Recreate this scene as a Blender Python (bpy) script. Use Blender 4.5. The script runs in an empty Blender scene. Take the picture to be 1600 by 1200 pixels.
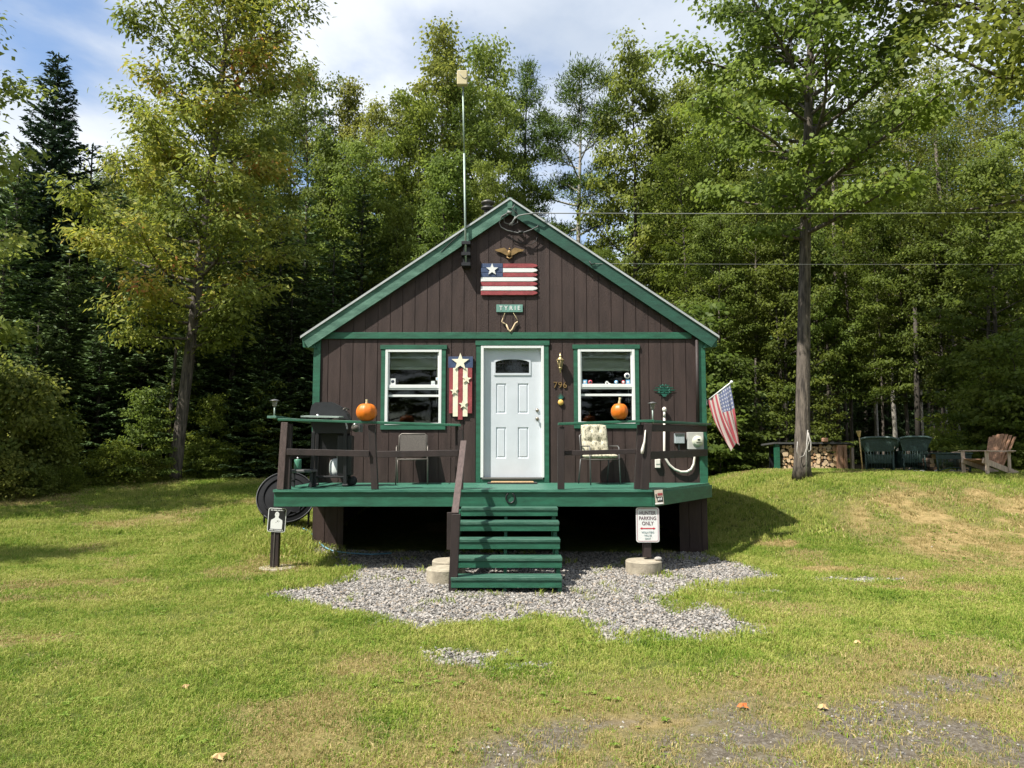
import bpy, bmesh, math, random
import numpy as np
from mathutils import Vector, Matrix, Euler
R = math.radians
PI = math.pi
COL = bpy.context.scene.collection
random.seed(7)

# ------------------------------------------------------------------ camera model (pixels of the 1600x1200 photograph)
F = 1150.0
CAMZ = 1.85
TH = math.atan(98.0 / F)
def ray(px, py):
    u, v = (px - 800) / F, (600 - py) / F
    return Vector((u, math.cos(TH) - v * math.sin(TH), math.sin(TH) + v * math.cos(TH)))
def at(px, py, Y):
    d = ray(px, py)
    t = Y / d.y
    return Vector((d.x * t, Y, CAMZ + d.z * t))

def sst(a, b, t):
    t = np.clip((np.asarray(t, float) - a) / (b - a), 0, 1)
    return t * t * (3 - 2 * t)
def gh(x, y):
    x = np.asarray(x, float); y = np.asarray(y, float)
    left = 0.85 * sst(12.2, 24, y) * (1 - sst(-1.5, 3, x))
    bump = 0.20 * np.exp(-(((x + 4.0) / 0.75) ** 2 + ((y - 13.1) / 0.8) ** 2)) + 0.30 * np.exp(-(((x + 4.7) / 1.1) ** 2 + ((y - 14.6) / 1.2) ** 2))
    right = (1.2 * sst(11.3, 17.8, y) - 0.26 * sst(19, 25, y)) * sst(3.1, 7.2, x)
    mid = 0.9 * sst(19, 26, y)
    roll = 0.02 * np.sin(x * 0.9 + 1.3) * np.sin(y * 0.7) + 0.012 * np.sin(x * 2.3 + y * 1.7)
    near = sst(9.5, 12.5, y) * (1 - sst(13.2, 14, y)) * (1 - sst(3.6, 4.2, np.abs(x)))
    return np.maximum(np.maximum(left, right), mid) + bump + roll * (1 - near)
def gz(x, y): return float(gh(x, y))
def ground(px, py):
    d = ray(px, py)
    Y = 3.0
    while Y < 70:
        t = Y / d.y
        if CAMZ + d.z * t <= gz(d.x * t, Y):
            return Vector((d.x * t, Y, gz(d.x * t, Y)))
        Y += 0.02
    return Vector((d.x * 30 / d.y, 30, 0))

# ------------------------------------------------------------------ materials
def nt(m):
    m.use_nodes = True
    return m.node_tree.nodes, m.node_tree.links
def mat(name, col, rough=0.6, var=0.12, scale=6.0, bump=0.0, bscale=40.0, stretch=(1, 1, 1), metal=0.0, spec=0.5, col2=None, thr=(0.35, 0.65), sheen=0):
    m = bpy.data.materials.new(name)
    N, L = nt(m)
    b = N['Principled BSDF']
    b.inputs['Roughness'].default_value = rough
    b.inputs['Metallic'].default_value = metal
    b.inputs['Specular IOR Level'].default_value = spec
    tc = N.new('ShaderNodeTexCoord'); mp = N.new('ShaderNodeMapping')
    mp.inputs['Scale'].default_value = stretch
    L.new(tc.outputs['Object'], mp.inputs['Vector'])
    no = N.new('ShaderNodeTexNoise'); no.inputs['Scale'].default_value = scale; no.inputs['Detail'].default_value = 8
    no.inputs['Roughness'].default_value = 0.65
    L.new(mp.outputs[0], no.inputs['Vector'])
    cr = N.new('ShaderNodeValToRGB')
    c = Vector(col[:3])
    lo = c * (1 - var); hi = Vector(col2[:3]) if col2 else c * (1 + var)
    cr.color_ramp.elements[0].position, cr.color_ramp.elements[1].position = thr
    cr.color_ramp.elements[0].color = (*lo, 1); cr.color_ramp.elements[1].color = (*hi, 1)
    L.new(no.outputs['Fac'], cr.inputs[0]); L.new(cr.outputs[0], b.inputs['Base Color'])
    if bump:
        n2 = N.new('ShaderNodeTexNoise'); n2.inputs['Scale'].default_value = bscale; n2.inputs['Detail'].default_value = 6
        L.new(mp.outputs[0], n2.inputs['Vector'])
        bp = N.new('ShaderNodeBump'); bp.inputs['Strength'].default_value = bump; bp.inputs['Distance'].default_value = 0.02
        L.new(n2.outputs['Fac'], bp.inputs['Height']); L.new(bp.outputs[0], b.inputs['Normal'])
        r2 = N.new('ShaderNodeMapRange'); r2.inputs[3].default_value = max(0, rough - 0.12); r2.inputs[4].default_value = min(1, rough + 0.15)
        L.new(n2.outputs['Fac'], r2.inputs[0]); L.new(r2.outputs[0], b.inputs['Roughness'])
    return m
M = {}
M['brown'] = mat('brown_stain', (0.034, 0.019, 0.0165), 0.64, 0.3, 2.2, 0.5, 60, (3, 3, 0.5), spec=0.4, col2=(0.066, 0.041, 0.035), thr=(0.3, 0.78))
M['brown2'] = mat('brown_post', (0.021, 0.013, 0.012), 0.6, 0.3, 3.0, 0.3, 60, (3, 3, 0.6))
M['brownw'] = mat('brown_worn', (0.08, 0.055, 0.05), 0.7, 0.3, 6.0, 0.3, 60, (6, 2, 2))
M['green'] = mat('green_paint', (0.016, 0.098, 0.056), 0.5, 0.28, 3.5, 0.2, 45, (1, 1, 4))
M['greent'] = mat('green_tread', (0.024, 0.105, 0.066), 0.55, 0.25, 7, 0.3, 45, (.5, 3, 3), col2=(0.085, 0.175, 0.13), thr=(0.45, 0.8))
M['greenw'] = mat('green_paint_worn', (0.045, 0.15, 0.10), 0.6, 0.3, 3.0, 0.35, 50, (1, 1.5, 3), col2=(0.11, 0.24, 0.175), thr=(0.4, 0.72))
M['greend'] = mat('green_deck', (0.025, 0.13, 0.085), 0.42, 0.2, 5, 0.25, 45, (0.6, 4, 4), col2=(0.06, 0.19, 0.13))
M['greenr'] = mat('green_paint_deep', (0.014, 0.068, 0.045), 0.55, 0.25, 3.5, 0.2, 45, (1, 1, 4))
M['white'] = mat('white_paint', (0.70, 0.71, 0.70), 0.4, 0.03, 5, 0.05, 30)
M['doorwhite'] = mat('door_paint', (0.55, 0.58, 0.62), 0.35, 0.04, 3, 0.03, 30)
M['cream'] = mat('cream_paint', (0.78, 0.72, 0.55), 0.6, 0.1, 12, 0.1)
M['redp'] = mat('red_paint', (0.26, 0.045, 0.05), 0.6, 0.25, 14, 0.15)
M['bluep'] = mat('blue_paint', (0.035, 0.06, 0.13), 0.6, 0.2, 14, 0.15)
M['redsign'] = mat('red_sign', (0.5, 0.02, 0.04), 0.5, 0.05)
M['black'] = mat('black_paint', (0.012, 0.012, 0.014), 0.45, 0.2, 8)
M['blackp'] = mat('black_plastic', (0.016, 0.017, 0.02), 0.5, 0.2, 8, 0.1)
M['greyp'] = mat('grey_plastic', (0.075, 0.078, 0.08), 0.5, 0.1, 8, 0.1)
M['steel'] = mat('steel', (0.5, 0.5, 0.5), 0.35, 0.1, 8, metal=0.9)
M['galv'] = mat('galvanised', (0.30, 0.37, 0.33), 0.5, 0.12, 9, 0.1, metal=0.35)
M['brass'] = mat('brass', (0.40, 0.31, 0.16), 0.42, 0.2, 12, metal=0.75)
M['bronze'] = mat('bronze', (0.24, 0.15, 0.06), 0.5, 0.3, 12, metal=0.5)
M['gold'] = mat('gold_paint', (0.62, 0.38, 0.09), 0.5, 0.15, 12)
M['beige'] = mat('beige_plastic', (0.50, 0.43, 0.25), 0.5, 0.08, 8)
M['pvc'] = mat('pale_plastic', (0.68, 0.63, 0.57), 0.45, 0.05, 8)
M['meterg'] = mat('meter_grey', (0.42, 0.42, 0.40), 0.5, 0.1, 8)
M['asphalt'] = mat('roof_shingle', (0.06, 0.06, 0.06), 0.9, 0.3, 30, 0.4)
M['drip'] = mat('drip_edge', (0.45, 0.47, 0.47), 0.5, 0.12, 6, metal=0.3)
M['concrete'] = mat('concrete', (0.33, 0.29, 0.22), 0.9, 0.25, 7, 0.4, 50)
M['orange'] = mat('pumpkin_skin', (0.60, 0.15, 0.008), 0.42, 0.12, 5, 0.1, 20)
M['stem'] = mat('pumpkin_stem', (0.42, 0.36, 0.2), 0.8, 0.3, 20, 0.3)
M['dark'] = mat('dark_interior', (0.03, 0.028, 0.028), 0.8, 0.2, 3)
M['blind'] = mat('blind_slats', (0.8, 0.82, 0.70), 0.6, 0.05, 4)
M['mesh'] = mat('chair_mesh', (0.075, 0.065, 0.055), 0.7, 0.3, 60)
M['chairm'] = mat('chair_metal', (0.10, 0.10, 0.10), 0.45, 0.2, 10, metal=0.3)
M['chairl'] = mat('chair_metal_light', (0.14, 0.125, 0.11), 0.45, 0.2, 10, metal=0.5)
M['cush'] = mat('cushion_print', (0.52, 0.48, 0.36), 0.9, 0.0, 30, 0.2, 40, (1, 1.5, .6), col2=(0.13, 0.12, 0.08), thr=(0.50, 0.62))
M['rug'] = mat('doormat', (0.33, 0.22, 0.11), 0.95, 0.4, 30, 0.5)
M['rubber'] = mat('rubber', (0.02, 0.02, 0.02), 0.8, 0.2, 10)
M['tabletop'] = mat('table_plastic', (0.012, 0.0125, 0.014), 0.85, 0.2, 6, spec=0.15)
M['wicker'] = mat('green_wicker', (0.03, 0.058, 0.05), 0.5, 0.5, 40, 0.4, 60)
M['cedar'] = mat('cedar', (0.40, 0.225, 0.14), 0.75, 0.35, 8, 0.3, 60, (4, 4, 0.6))
M['cedarg'] = mat('cedar_grey', (0.55, 0.42, 0.34), 0.75, 0.25, 8, 0.3, 60, (4, 4, 0.6))
M['logend'] = mat('log_end', (0.70, 0.49, 0.29), 0.85, 0.35, 6, 0.3, 50)
M['logside'] = mat('log_bark', (0.14, 0.10, 0.075), 0.9, 0.4, 10, 0.5, 50)
M['bamboo'] = mat('bamboo', (0.55, 0.38, 0.17), 0.6, 0.25, 14)
M['rope'] = mat('rope', (0.38, 0.36, 0.33), 0.8, 0.2, 40, 0.4, 90)
M['hose'] = mat('blue_hose', (0.12, 0.30, 0.42), 0.5, 0.1)
M['rock'] = mat('rust_stone', (0.25, 0.13, 0.09), 0.9, 0.4, 6, 0.5, 20)
M['stone'] = mat('pale_stone', (0.36, 0.34, 0.31), 0.9, 0.3, 6, 0.5, 20)
M['tank'] = mat('white_tank', (0.62, 0.66, 0.65), 0.35, 0.05)
M['slab'] = mat('wire_grey', (0.17, 0.18, 0.17), 0.6, 0.1)
M['wireb'] = mat('wire_black', (0.015, 0.015, 0.015), 0.6, 0.1)
M['fallen'] = mat('fallen_leaf', (0.55, 0.13, 0.03), 0.8, 0.3, 20)
M['fallen2'] = mat('fallen_leaf_tan', (0.5, 0.33, 0.15), 0.8, 0.3, 20)

def glass_mat():
    m = bpy.data.materials.new('window_glass'); N, L = nt(m)
    N.remove(N['Principled BSDF'])
    tr = N.new('ShaderNodeBsdfTransparent'); tr.inputs[0].default_value = (0.8, 0.84, 0.82, 1)
    gl = N.new('ShaderNodeBsdfGlossy'); gl.inputs['Roughness'].default_value = 0.02
    fr = N.new('ShaderNodeFresnel'); fr.inputs[0].default_value = 1.5
    mx = N.new('ShaderNodeMixShader')
    mul = N.new('ShaderNodeMath'); mul.operation = 'MULTIPLY'; mul.inputs[1].default_value = 0.75
    L.new(fr.outputs[0], mul.inputs[0]); L.new(mul.outputs[0], mx.inputs[0]); L.new(tr.outputs[0], mx.inputs[1]); L.new(gl.outputs[0], mx.inputs[2])
    L.new(mx.outputs[0], N['Material Output'].inputs[0])
    return m
M['glass'] = glass_mat()

# ------------------------------------------------------------------ mesh building
def root_loc(o):
    v = Vector((0, 0, 0))
    while o is not None:
        v = v + o.location; o = o.parent
    return v
def tagp(o, label=None, cat=None, group=None, kind=None):
    if label: o['label'] = label
    if cat: o['category'] = cat
    if group: o['group'] = group
    if kind: o['kind'] = kind
    return o
def thing(name, label, cat, loc=(0, 0, 0), group=None):
    o = bpy.data.objects.new(name, None); COL.objects.link(o)
    o.location = loc; o.empty_display_size = 0.2
    return tagp(o, label, cat, group)
def link(name, me, mt, parent=None):
    o = bpy.data.objects.new(name, me); COL.objects.link(o)
    for m in (mt if isinstance(mt, (list, tuple)) else [mt]):
        me.materials.append(m)
    if parent is not None: o.parent = parent
    return o

class MB:
    """collects shapes in world coordinates"""
    def __init__(s): s.bm = bmesh.new()
    def _add(s, bm2, mi=0):
        off = len(s.bm.verts)
        vs = [s.bm.verts.new(v.co) for v in bm2.verts]
        bm2.verts.index_update()
        for f in bm2.faces:
            try:
                nf = s.bm.faces.new([vs[v.index] for v in f.verts]); nf.smooth = f.smooth; nf.material_index = mi
            except ValueError: pass
        bm2.free()
        return s
    def box(s, c, d, rot=None, bev=0.0, mi=0):
        b = bmesh.new(); bmesh.ops.create_cube(b, size=1)
        for v in b.verts: v.co = Vector((v.co.x * d[0], v.co.y * d[1], v.co.z * d[2]))
        if bev: bmesh.ops.bevel(b, geom=list(b.edges), offset=bev, segments=1, affect='EDGES')
        Rm = rot.to_matrix() if isinstance(rot, Euler) else (rot if rot is not None else Matrix.Identity(3))
        for v in b.verts: v.co = Rm @ v.co + Vector(c)
        return s._add(b, mi)
    def bb(s, x0, x1, y0, y1, z0, z1, bev=0.0, mi=0):
        return s.box(((x0 + x1) / 2, (y0 + y1) / 2, (z0 + z1) / 2), (abs(x1 - x0), abs(y1 - y0), abs(z1 - z0)), None, bev, mi)
    def beam(s, a, b, w, h, bev=0.0, up=(0, 0, 1), mi=0):
        """rectangular bar from a to b; h measured along up, w sideways"""
        a = Vector(a); b = Vector(b); z = (b - a); ln = z.length; z.normalize()
        x = Vector(up).cross(z)
        if x.length < 1e-4: x = Vector((1, 0, 0)).cross(z)
        x.normalize(); y = z.cross(x)
        return s.box((a + b) / 2, (w, h, ln), Matrix((x, y, z)).transposed(), bev, mi)
    def tube(s, pts, r, n=8, caps=True, mi=0, smooth=True):
        pts = [Vector(p) for p in pts]
        rr = r if isinstance(r, (list, tuple)) else [r] * len(pts)
        rings = []; prev = None
        for i, p in enumerate(pts):
            t = (pts[min(i + 1, len(pts) - 1)] - pts[max(i - 1, 0)]).normalized()
            if prev is None:
                x = t.cross(Vector((0, 0, 1)))
                if x.length < 0.05: x = t.cross(Vector((1, 0, 0)))
            else: x = prev - t * prev.dot(t)
            x.normalize(); prev = x; y = t.cross(x)
            rings.append([s.bm.verts.new(p + (x * math.cos(2 * PI * k / n) + y * math.sin(2 * PI * k / n)) * rr[i]) for k in range(n)])
        for a, b in zip(rings, rings[1:]):
            for k in range(n):
                f = s.bm.faces.new((a[k], a[(k + 1) % n], b[(k + 1) % n], b[k])); f.smooth = smooth; f.material_index = mi
        if caps:
            f = s.bm.faces.new(rings[0][::-1]); f.material_index = mi
            f = s.bm.faces.new(rings[-1]); f.material_index = mi
        return s
    def lathe(s, c, prof, n=20, axis=(0, 0, 1), smooth=True, mi=0):
        """prof: (radius, height) pairs along axis from c"""
        ax = Vector(axis).normalized()
        x = ax.orthogonal().normalized(); y = ax.cross(x); c = Vector(c)
        rings = []
        for r, h in prof:
            r = max(r, 1e-4)
            rings.append([s.bm.verts.new(c + ax * h + (x * math.cos(2 * PI * k / n) + y * math.sin(2 * PI * k / n)) * r) for k in range(n)])
        for a, b in zip(rings, rings[1:]):
            for k in range(n):
                f = s.bm.faces.new((a[k], a[(k + 1) % n], b[(k + 1) % n], b[k])); f.smooth = smooth; f.material_index = mi
        s.bm.faces.new(rings[0][::-1]).material_index = mi; s.bm.faces.new(rings[-1]).material_index = mi
        return s
    def prism(s, poly, y0, y1, mi=0):
        """poly: (x,z) outline extruded from y0 to y1"""
        a = [s.bm.verts.new((p[0], y0, p[1])) for p in poly]; b = [s.bm.verts.new((p[0], y1, p[1])) for p in poly]
        n = len(poly)
        s.bm.faces.new(a).material_index = mi; s.bm.faces.new(b[::-1]).material_index = mi
        for k in range(n): s.bm.faces.new((a[k], b[k], b[(k + 1) % n], a[(k + 1) % n])).material_index = mi
        return s
    def poly3(s, pts, off, mi=0):
        """planar outline extruded by vector off"""
        off = Vector(off)
        a = [s.bm.verts.new(Vector(p)) for p in pts]; b = [s.bm.verts.new(Vector(p) + off) for p in pts]
        n = len(pts)
        s.bm.faces.new(a).material_index = mi; s.bm.faces.new(b[::-1]).material_index = mi
        for k in range(n): s.bm.faces.new((a[k], b[k], b[(k + 1) % n], a[(k + 1) % n])).material_index = mi
        return s
    def sphere(s, c, r, n=16, sc=(1, 1, 1), mi=0):
        b = bmesh.new(); bmesh.ops.create_uvsphere(b, u_segments=n, v_segments=max(6, n // 2), radius=1)
        for v in b.verts: v.co = Vector((v.co.x * r * sc[0], v.co.y * r * sc[1], v.co.z * r * sc[2])) + Vector(c)
        for f in b.faces: f.smooth = True
        return s._add(b, mi)
    def build(s, name, mt, parent=None):
        off = root_loc(parent)
        bmesh.ops.recalc_face_normals(s.bm, faces=list(s.bm.faces))
        for v in s.bm.verts: v.co -= off
        me = bpy.data.meshes.new(name); s.bm.to_mesh(me); s.bm.free()
        return link(name, me, mt, parent)
def mesh_np(name, V, Fq):
    """quads/tris from numpy"""
    me = bpy.data.meshes.new(name); k = Fq.shape[1]
    me.vertices.add(len(V)); me.vertices.foreach_set('co', np.asarray(V, np.float32).ravel())
    me.loops.add(Fq.size); me.loops.foreach_set('vertex_index', Fq.astype(np.int32).ravel())
    me.polygons.add(len(Fq)); me.polygons.foreach_set('loop_start', np.arange(0, Fq.size, k, dtype=np.int32))
    me.update(calc_edges=True); me.validate()
    return me
def text(name, s, size, c, mt, parent, ext=0.002, facing=None, xs=1.0, bold=0.0):
    cu = bpy.data.curves.new(name, 'FONT'); cu.body = s; cu.size = size; cu.extrude = ext; cu.offset = bold
    cu.align_x = 'CENTER'; cu.align_y = 'CENTER'; cu.resolution_u = 3
    tmp = bpy.data.objects.new('tmp', cu); COL.objects.link(tmp)
    dg = bpy.context.evaluated_depsgraph_get(); dg.update()
    me = bpy.data.meshes.new_from_object(tmp.evaluated_get(dg)); me.name = name
    bpy.data.objects.remove(tmp); bpy.data.curves.remove(cu)
    me.materials.clear()
    Rm = Euler((R(90), 0, 0)).to_matrix() if facing is None else facing
    off = root_loc(parent)
    for v in me.vertices: v.co = Rm @ Vector((v.co.x * xs, v.co.y, v.co.z)) + Vector(c) - off
    return link(name, me, mt, parent)
def star(cx, cz, r, rot=0.0, inner=0.42):
    return [(cx + (r if k % 2 == 0 else r * inner) * math.sin(PI * k / 5 + rot), cz + (r if k % 2 == 0 else r * inner) * math.cos(PI * k / 5 + rot)) for k in range(10)]
def rrect(cx, cz, w, h, r, n=4):
    out = []
    for sx, sz, a0 in ((1, 1, 0), (-1, 1, 90), (-1, -1, 180), (1, -1, 270)):
        for k in range(n + 1):
            a = R(a0 + 90 * k / n)
            out.append((cx + sx * (w / 2 - r) + r * math.cos(a), cz + sz * (h / 2 - r) + r * math.sin(a)))
    return out
def copy_tree(o, parent=None):
    c = o.copy(); COL.objects.link(c)
    if parent is not None: c.parent = parent
    for ch in o.children: copy_tree(ch, c)
    return c
CLOUD = (3.2, 1.4, 0)
# ================================================================== CABIN
YW, YD = 13.2, 11.08
def wx(px, py=600): return at(px, py, YW).x
def wz(py, px=800): return at(px, py, YW).z
def W(px, py): p = at(px, py, YW); return (p.x, p.z)
XL, XR = wx(491, 700), wx(1103, 700)
peak = at(797, 309, YW)
XC = peak.x
SL = math.tan(R(34.2))
ZPK = peak.z - 0.13              # top of siding at the ridge
ZD = at(700, 765, YD).z          # deck floor level
ZB = -0.05
YB = 21.5
cabin = thing('cabin', 'small dark brown cabin with green trim, white door and steep gable', 'cabin', (0, YW, 0))

# openings (x0,x1,z0,z1)
dx0, dx1 = wx(751.5), wx(850)
dz0, dz1 = ZD - 0.0, wz(540)
DOOR = (dx0, dx1, ZD - 0.005, dz1)
lw = (W(602, 600)[0], W(690, 600)[0], wz(664), wz(546))
rw = (W(903, 600)[0], W(992, 600)[0], wz(662), wz(545.5))
OPEN = [DOOR, lw, rw]
CRAWL = (wx(536, 830), wx(1062, 830), ZB, ZD - .26)   # open crawl space under the floor
def topz(x): return ZPK - SL * abs(x - XC)
def wall_front():
    b = MB(); pitch = 0.2225
    groove = []
    x = XC + 0.055 - 20 * pitch
    while x < XR + 0.3:
        groove.append(x); x += pitch
    edges = {XL, XR}
    for g in groove:
        for e in (g - 0.006, g + 0.006):
            if XL < e < XR: edges.add(e)
    for o in OPEN + [CRAWL]: edges.add(o[0]); edges.add(o[1])
    edges.add(XC)
    es = sorted(edges)
    zj = wz(526)
    for a, c in zip(es, es[1:]):
        if c - a < 1e-4: continue
        m = (a + c) / 2
        isg = any(abs(m - g) < 0.0061 for g in groove)
        y = YW + (0.012 if isg else random.uniform(0, 0.0012))
        zs = [ZB, zj]
        ops = sorted([(o[2], o[3]) for o in OPEN + [CRAWL] if o[0] - 1e-6 <= a and c <= o[1] + 1e-6])
        cur = ZB
        for z0, z1 in ops:
            if z0 - cur > 1e-4: b.prism([(a, cur), (c, cur), (c, z0), (a, z0)], y, YW + 0.03)
            cur = z1
        b.prism([(a, cur), (c, cur), (c, topz(c)), (a, topz(a))], y, YW + 0.03)
    return b
wall_front().build('front_wall', M['brown'], cabin)
# side and back walls, gable back
b = MB()
zs = topz(XL)
b.bb(XL, XL + 0.03, YW + 0.031, YB, ZB, zs - 0.01)
b.build('side_wall', M['brown'], cabin)
b = MB(); b.bb(XR - 0.03, XR, YW + 0.031, YB, ZB, topz(XR) - 0.01); b.build('side_wall', M['brown'], cabin)
b = MB(); b.prism([(XL + .031, ZB), (XR - .031, ZB), (XR - .031, topz(XR) - .02), (XC, ZPK - .02), (XL + .031, topz(XL) - .02)], YB - 0.04, YB); b.build('back_wall', M['brown'], cabin)
# floor, inner partition so the rooms read as rooms
b = MB(); b.bb(XL + .032, XR - .032, YW + .032, YB - .042, ZD - 0.12, ZD - 0.02); b.bb(XL + .04, XR - .04, YW + 3.2, YW + 3.3, ZD, wz(528)); b.bb(XL + .04, XR - .04, YW + .05, YB - .1, wz(528), wz(526))
b.build('interior', M['dark'], cabin)
# roof slabs
def roofpt(x, lift): return ZPK - SL * abs(x - XC) + lift
xel, xer = at(471, 524, YW - .1).x, at(1122, 521, YW - .1).x
for sx, xe in ((-1, xel), (1, xer)):
    b = MB()
    b.prism([(XC, roofpt(XC, .075)), (xe, roofpt(xe, .075)), (xe, roofpt(xe, .115)), (XC, roofpt(XC, .115))], YW - 0.10, YB + 0.2)
    rf = b.build('roof', M['asphalt'], cabin)
    b = MB()  # metal drip edge along the rake
    b.prism([(XC, roofpt(XC, .06)), (xe + sx * .015, roofpt(xe + sx * .015, .06)), (xe + sx * .015, roofpt(xe, .092)), (XC, roofpt(XC, .095))], YW - 0.125, YW - 0.101)
    b.build('drip_edge', M['drip'], rf)
    b = MB()  # rake board
    h = 0.215
    x_in = XC + sx * 0.035 if sx > 0 else XC - 0.0
    pts = [(XC, roofpt(XC, .058)), (xe, roofpt(xe, .058)), (xe - sx * 0.13, roofpt(xe, .058) - 0.10 ), (XC, roofpt(XC, .058) - h * 1.2)]
    pts = [(XC, roofpt(XC, .058)), (xe, roofpt(xe, .058)), (xe - sx * 0.125, roofpt(xe - sx * .125, .058 - h * 1.2)), (XC, roofpt(XC, .058 - h * 1.2))]
    b.prism(pts, YW - 0.098, YW - 0.06)
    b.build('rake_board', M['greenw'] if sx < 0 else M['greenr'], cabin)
    b = MB()  # soffit / eave
    b.prism([(xe, roofpt(xe, .07)), (xe - sx * .12, roofpt(xe - sx * .12, .07)), (xe - sx * .26, roofpt(xe, -.12)), (xe - sx * .02, roofpt(xe, -.10))], YW - 0.058, YB + .18)
    b.build('eave', M['green'], cabin)
b = MB(); b.bb(wx(793, 330), wx(800.5, 330), YW - .112, YW - .099, wz(328), wz(312)); b.build('rake_cap', M['greenw'], cabin)
b = MB(); b.bb(wx(502, 525), wx(1080, 525), YW - 0.03, YW - 0.001, wz(529.5), wz(519.5), 0.003); b.build('frieze_board', M['green'], cabin)
for a, c in ((489.5, 500.5), (1090.5, 1102.5)):
    b = MB(); b.bb(wx(a), wx(c), YW - 0.03, YW - 0.001, ZD + .002 if a < 600 else ZD + .002, wz(531), 0.003); b.build('corner_board', M['green'], cabin)
# chimney
cp = at(762, 330, 16.5)
b = MB(); b.tube([(cp.x, 16.5, cp.z - 0.7), (cp.x, 16.5, cp.z + .05)], 0.085, 14); b.lathe((cp.x, 16.5, cp.z + .02), [(0.09, 0), (0.15, .03), (.15, .06), (.10, .07), (.10, .13), (.155, .15), (.15, .19), (.06, .235), (0, .24)], 18)
b.build('chimney', mat('chimney_metal', (0.09, 0.085, 0.08), 0.5, 0.3, 12, metal=0.5), cabin)

# ---- windows
def window(o, stickers):
    x0, x1, z0, z1 = o
    w = MB()   # vinyl frame: jambs, head, sill
    f = 0.05; y0, y1 = YW - 0.028, YW + 0.07
    w.bb(x0, x0 + f, y0, y1, z0, z1, .004); w.bb(x1 - f, x1, y0, y1, z0, z1, .004)
    w.bb(x0 + f, x1 - f, y0, y1, z1 - f, z1, .004); w.bb(x0 + f, x1 - f, y0, y1, z0, z0 + .035, .004)
    win = w.build('window', M['white'], cabin)
    t = MB(); g = 0.075; yt = YW - 0.022
    t.bb(x0 - g, x0 - .001, yt, YW - .001, z0, z1 + .001, .003); t.bb(x1 + .001, x1 + g, yt, YW - .001, z0, z1 + .001, .003)
    t.bb(x0 - g - .02, x1 + g + .02, yt - .012, YW - .001, z1 + .002, z1 + .078, .003); t.bb(x0 - g, x1 + g, yt, YW - .001, z0 - .085, z0 - .001, .003)
    t.build('trim', M['green'], win)
    zm = (z0 + z1) / 2 - 0.02
    s = MB(); X0, X1 = x0 + f + .001, x1 - f - .001
    s.bb(X0, X1, YW - .005, YW + .03, zm, zm + .062, .003)
    s.bb(X0, X0 + .022, YW + .0, YW + .03, zm + .062, z1 - f); s.bb(X1 - .022, X1, YW + .0, YW + .03, zm + .062, z1 - f)
    s.build('sash', M['white'], win)
    s = MB(); s.bb(X0, X1, YW + .031, YW + .06, zm - .155, zm - .115, .002); s.bb(X0, X1, YW + .006, YW + .03, zm - .03, zm - .002, .002)
    s.build('sash_rail', M['white'], win)
    s = MB(); s.bb(X0, X1, YW + .031, YW + .06, z1 - f - .105, z1 - f - .08, .002)
    for q in (.22, .78):
        xm = X0 + (X1 - X0) * q; s.bb(xm - .045, xm + .045, YW + .022, YW + .045, z1 - f - .08, z1 - f - .058, .006)
    s.build('top_rail', M['white'], win)
    p = MB(); p.bb(X0 + .02, X1 - .02, YW + .014, YW + .017, zm + .06, z1 - f); p.bb(X0, X1, YW + .066, YW + .069, z0 + .036, zm - .001)
    p.build('pane', M['glass'], win)
    bl = MB()
    zz = z1 - f - .01; k = 0; zend = z1 - f - (.26 if o is lw else .29)
    while zz > zend:
        bl.box(((X0 + X1) / 2, YW + .12, zz), (X1 - X0 - .02, .03, .002), Euler((R(50), 0, 0))); zz -= .018
    bl.bb(X0 + .01, X1 - .01, YW + .105, YW + .135, zend - .045, zend - .002, .003)
    bl.tube([(X1 - .05, YW + .10, zend), (X1 - .05, YW + .10, zm - .28)], .0025, 5)
    bl.build('blind', M['blind'], win)
    for (sx, sz, kind, col, r) in stickers:
        q = MB(); xx, zz = W(sx, sz)
        if kind == 'disc':
            q.lathe((xx, YW + .0135, zz), [(0, 0), (r, 0), (r, .002), (0, .002)], 20, (0, -1, 0)); ob = q.build('sticker', M[col[0]], win)
            q = MB(); q.lathe((xx, YW + .0110, zz), [(r * .25, 0), (r * .6, 0), (r * .6, .001), (r * .25, .001)], 16, (0, -1, 0)); q.build('sticker', M[col[1]], win)
        elif kind == 'box':
            q.bb(xx - r, xx + r, YW + .011, YW + .0135, zz - r * 1.1, zz + r * 1.1); q.build('sticker', M[col[0]], win)
            q = MB(); q.lathe((xx, YW + .0105, zz), [(r * .35, 0), (r * .6, 0), (r * .6, .001), (r * .35, .001)], 14, (0, -1, 0)); q.bb(xx - r * .1, xx + r * .1, YW + .0095, YW + .0105, zz - r * .1, zz + r * .5); q.build('sticker', M[col[1]], win)
        elif kind == 'bird':
            q.prism([(xx - .04, zz - .03), (xx - .045, zz + .015), (xx - .02, zz + .04), (xx + .008, zz + .03), (xx + .02, zz + .008), (xx + .055, zz - .008), (xx + .05, zz - .02), (xx + .01, zz - .012), (xx - .005, zz + .012), (xx - .02, zz + .01), (xx - .02, zz - .03)], YW + .011, YW + .0135); q.build('sticker', M['white'], win)
    return win
M['skyblue'] = mat('sticker_blue', (0.15, 0.38, 0.6), 0.5, .1); M['pinkred'] = mat('sticker_red', (0.55, 0.08, 0.1), 0.5, .1); M['navy'] = mat('sticker_navy', (0.02, 0.03, 0.05), 0.5, .1)
w1 = window(lw, [(613.5, 596, 'box', ('white', 'navy'), .05), (676.5, 598.5, 'box', ('tank', 'tank'), .035), (683, 592, 'box', ('white', 'skyblue'), .025)])
w1['label'] = 'left window with half raised blind and few stickers'
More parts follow.
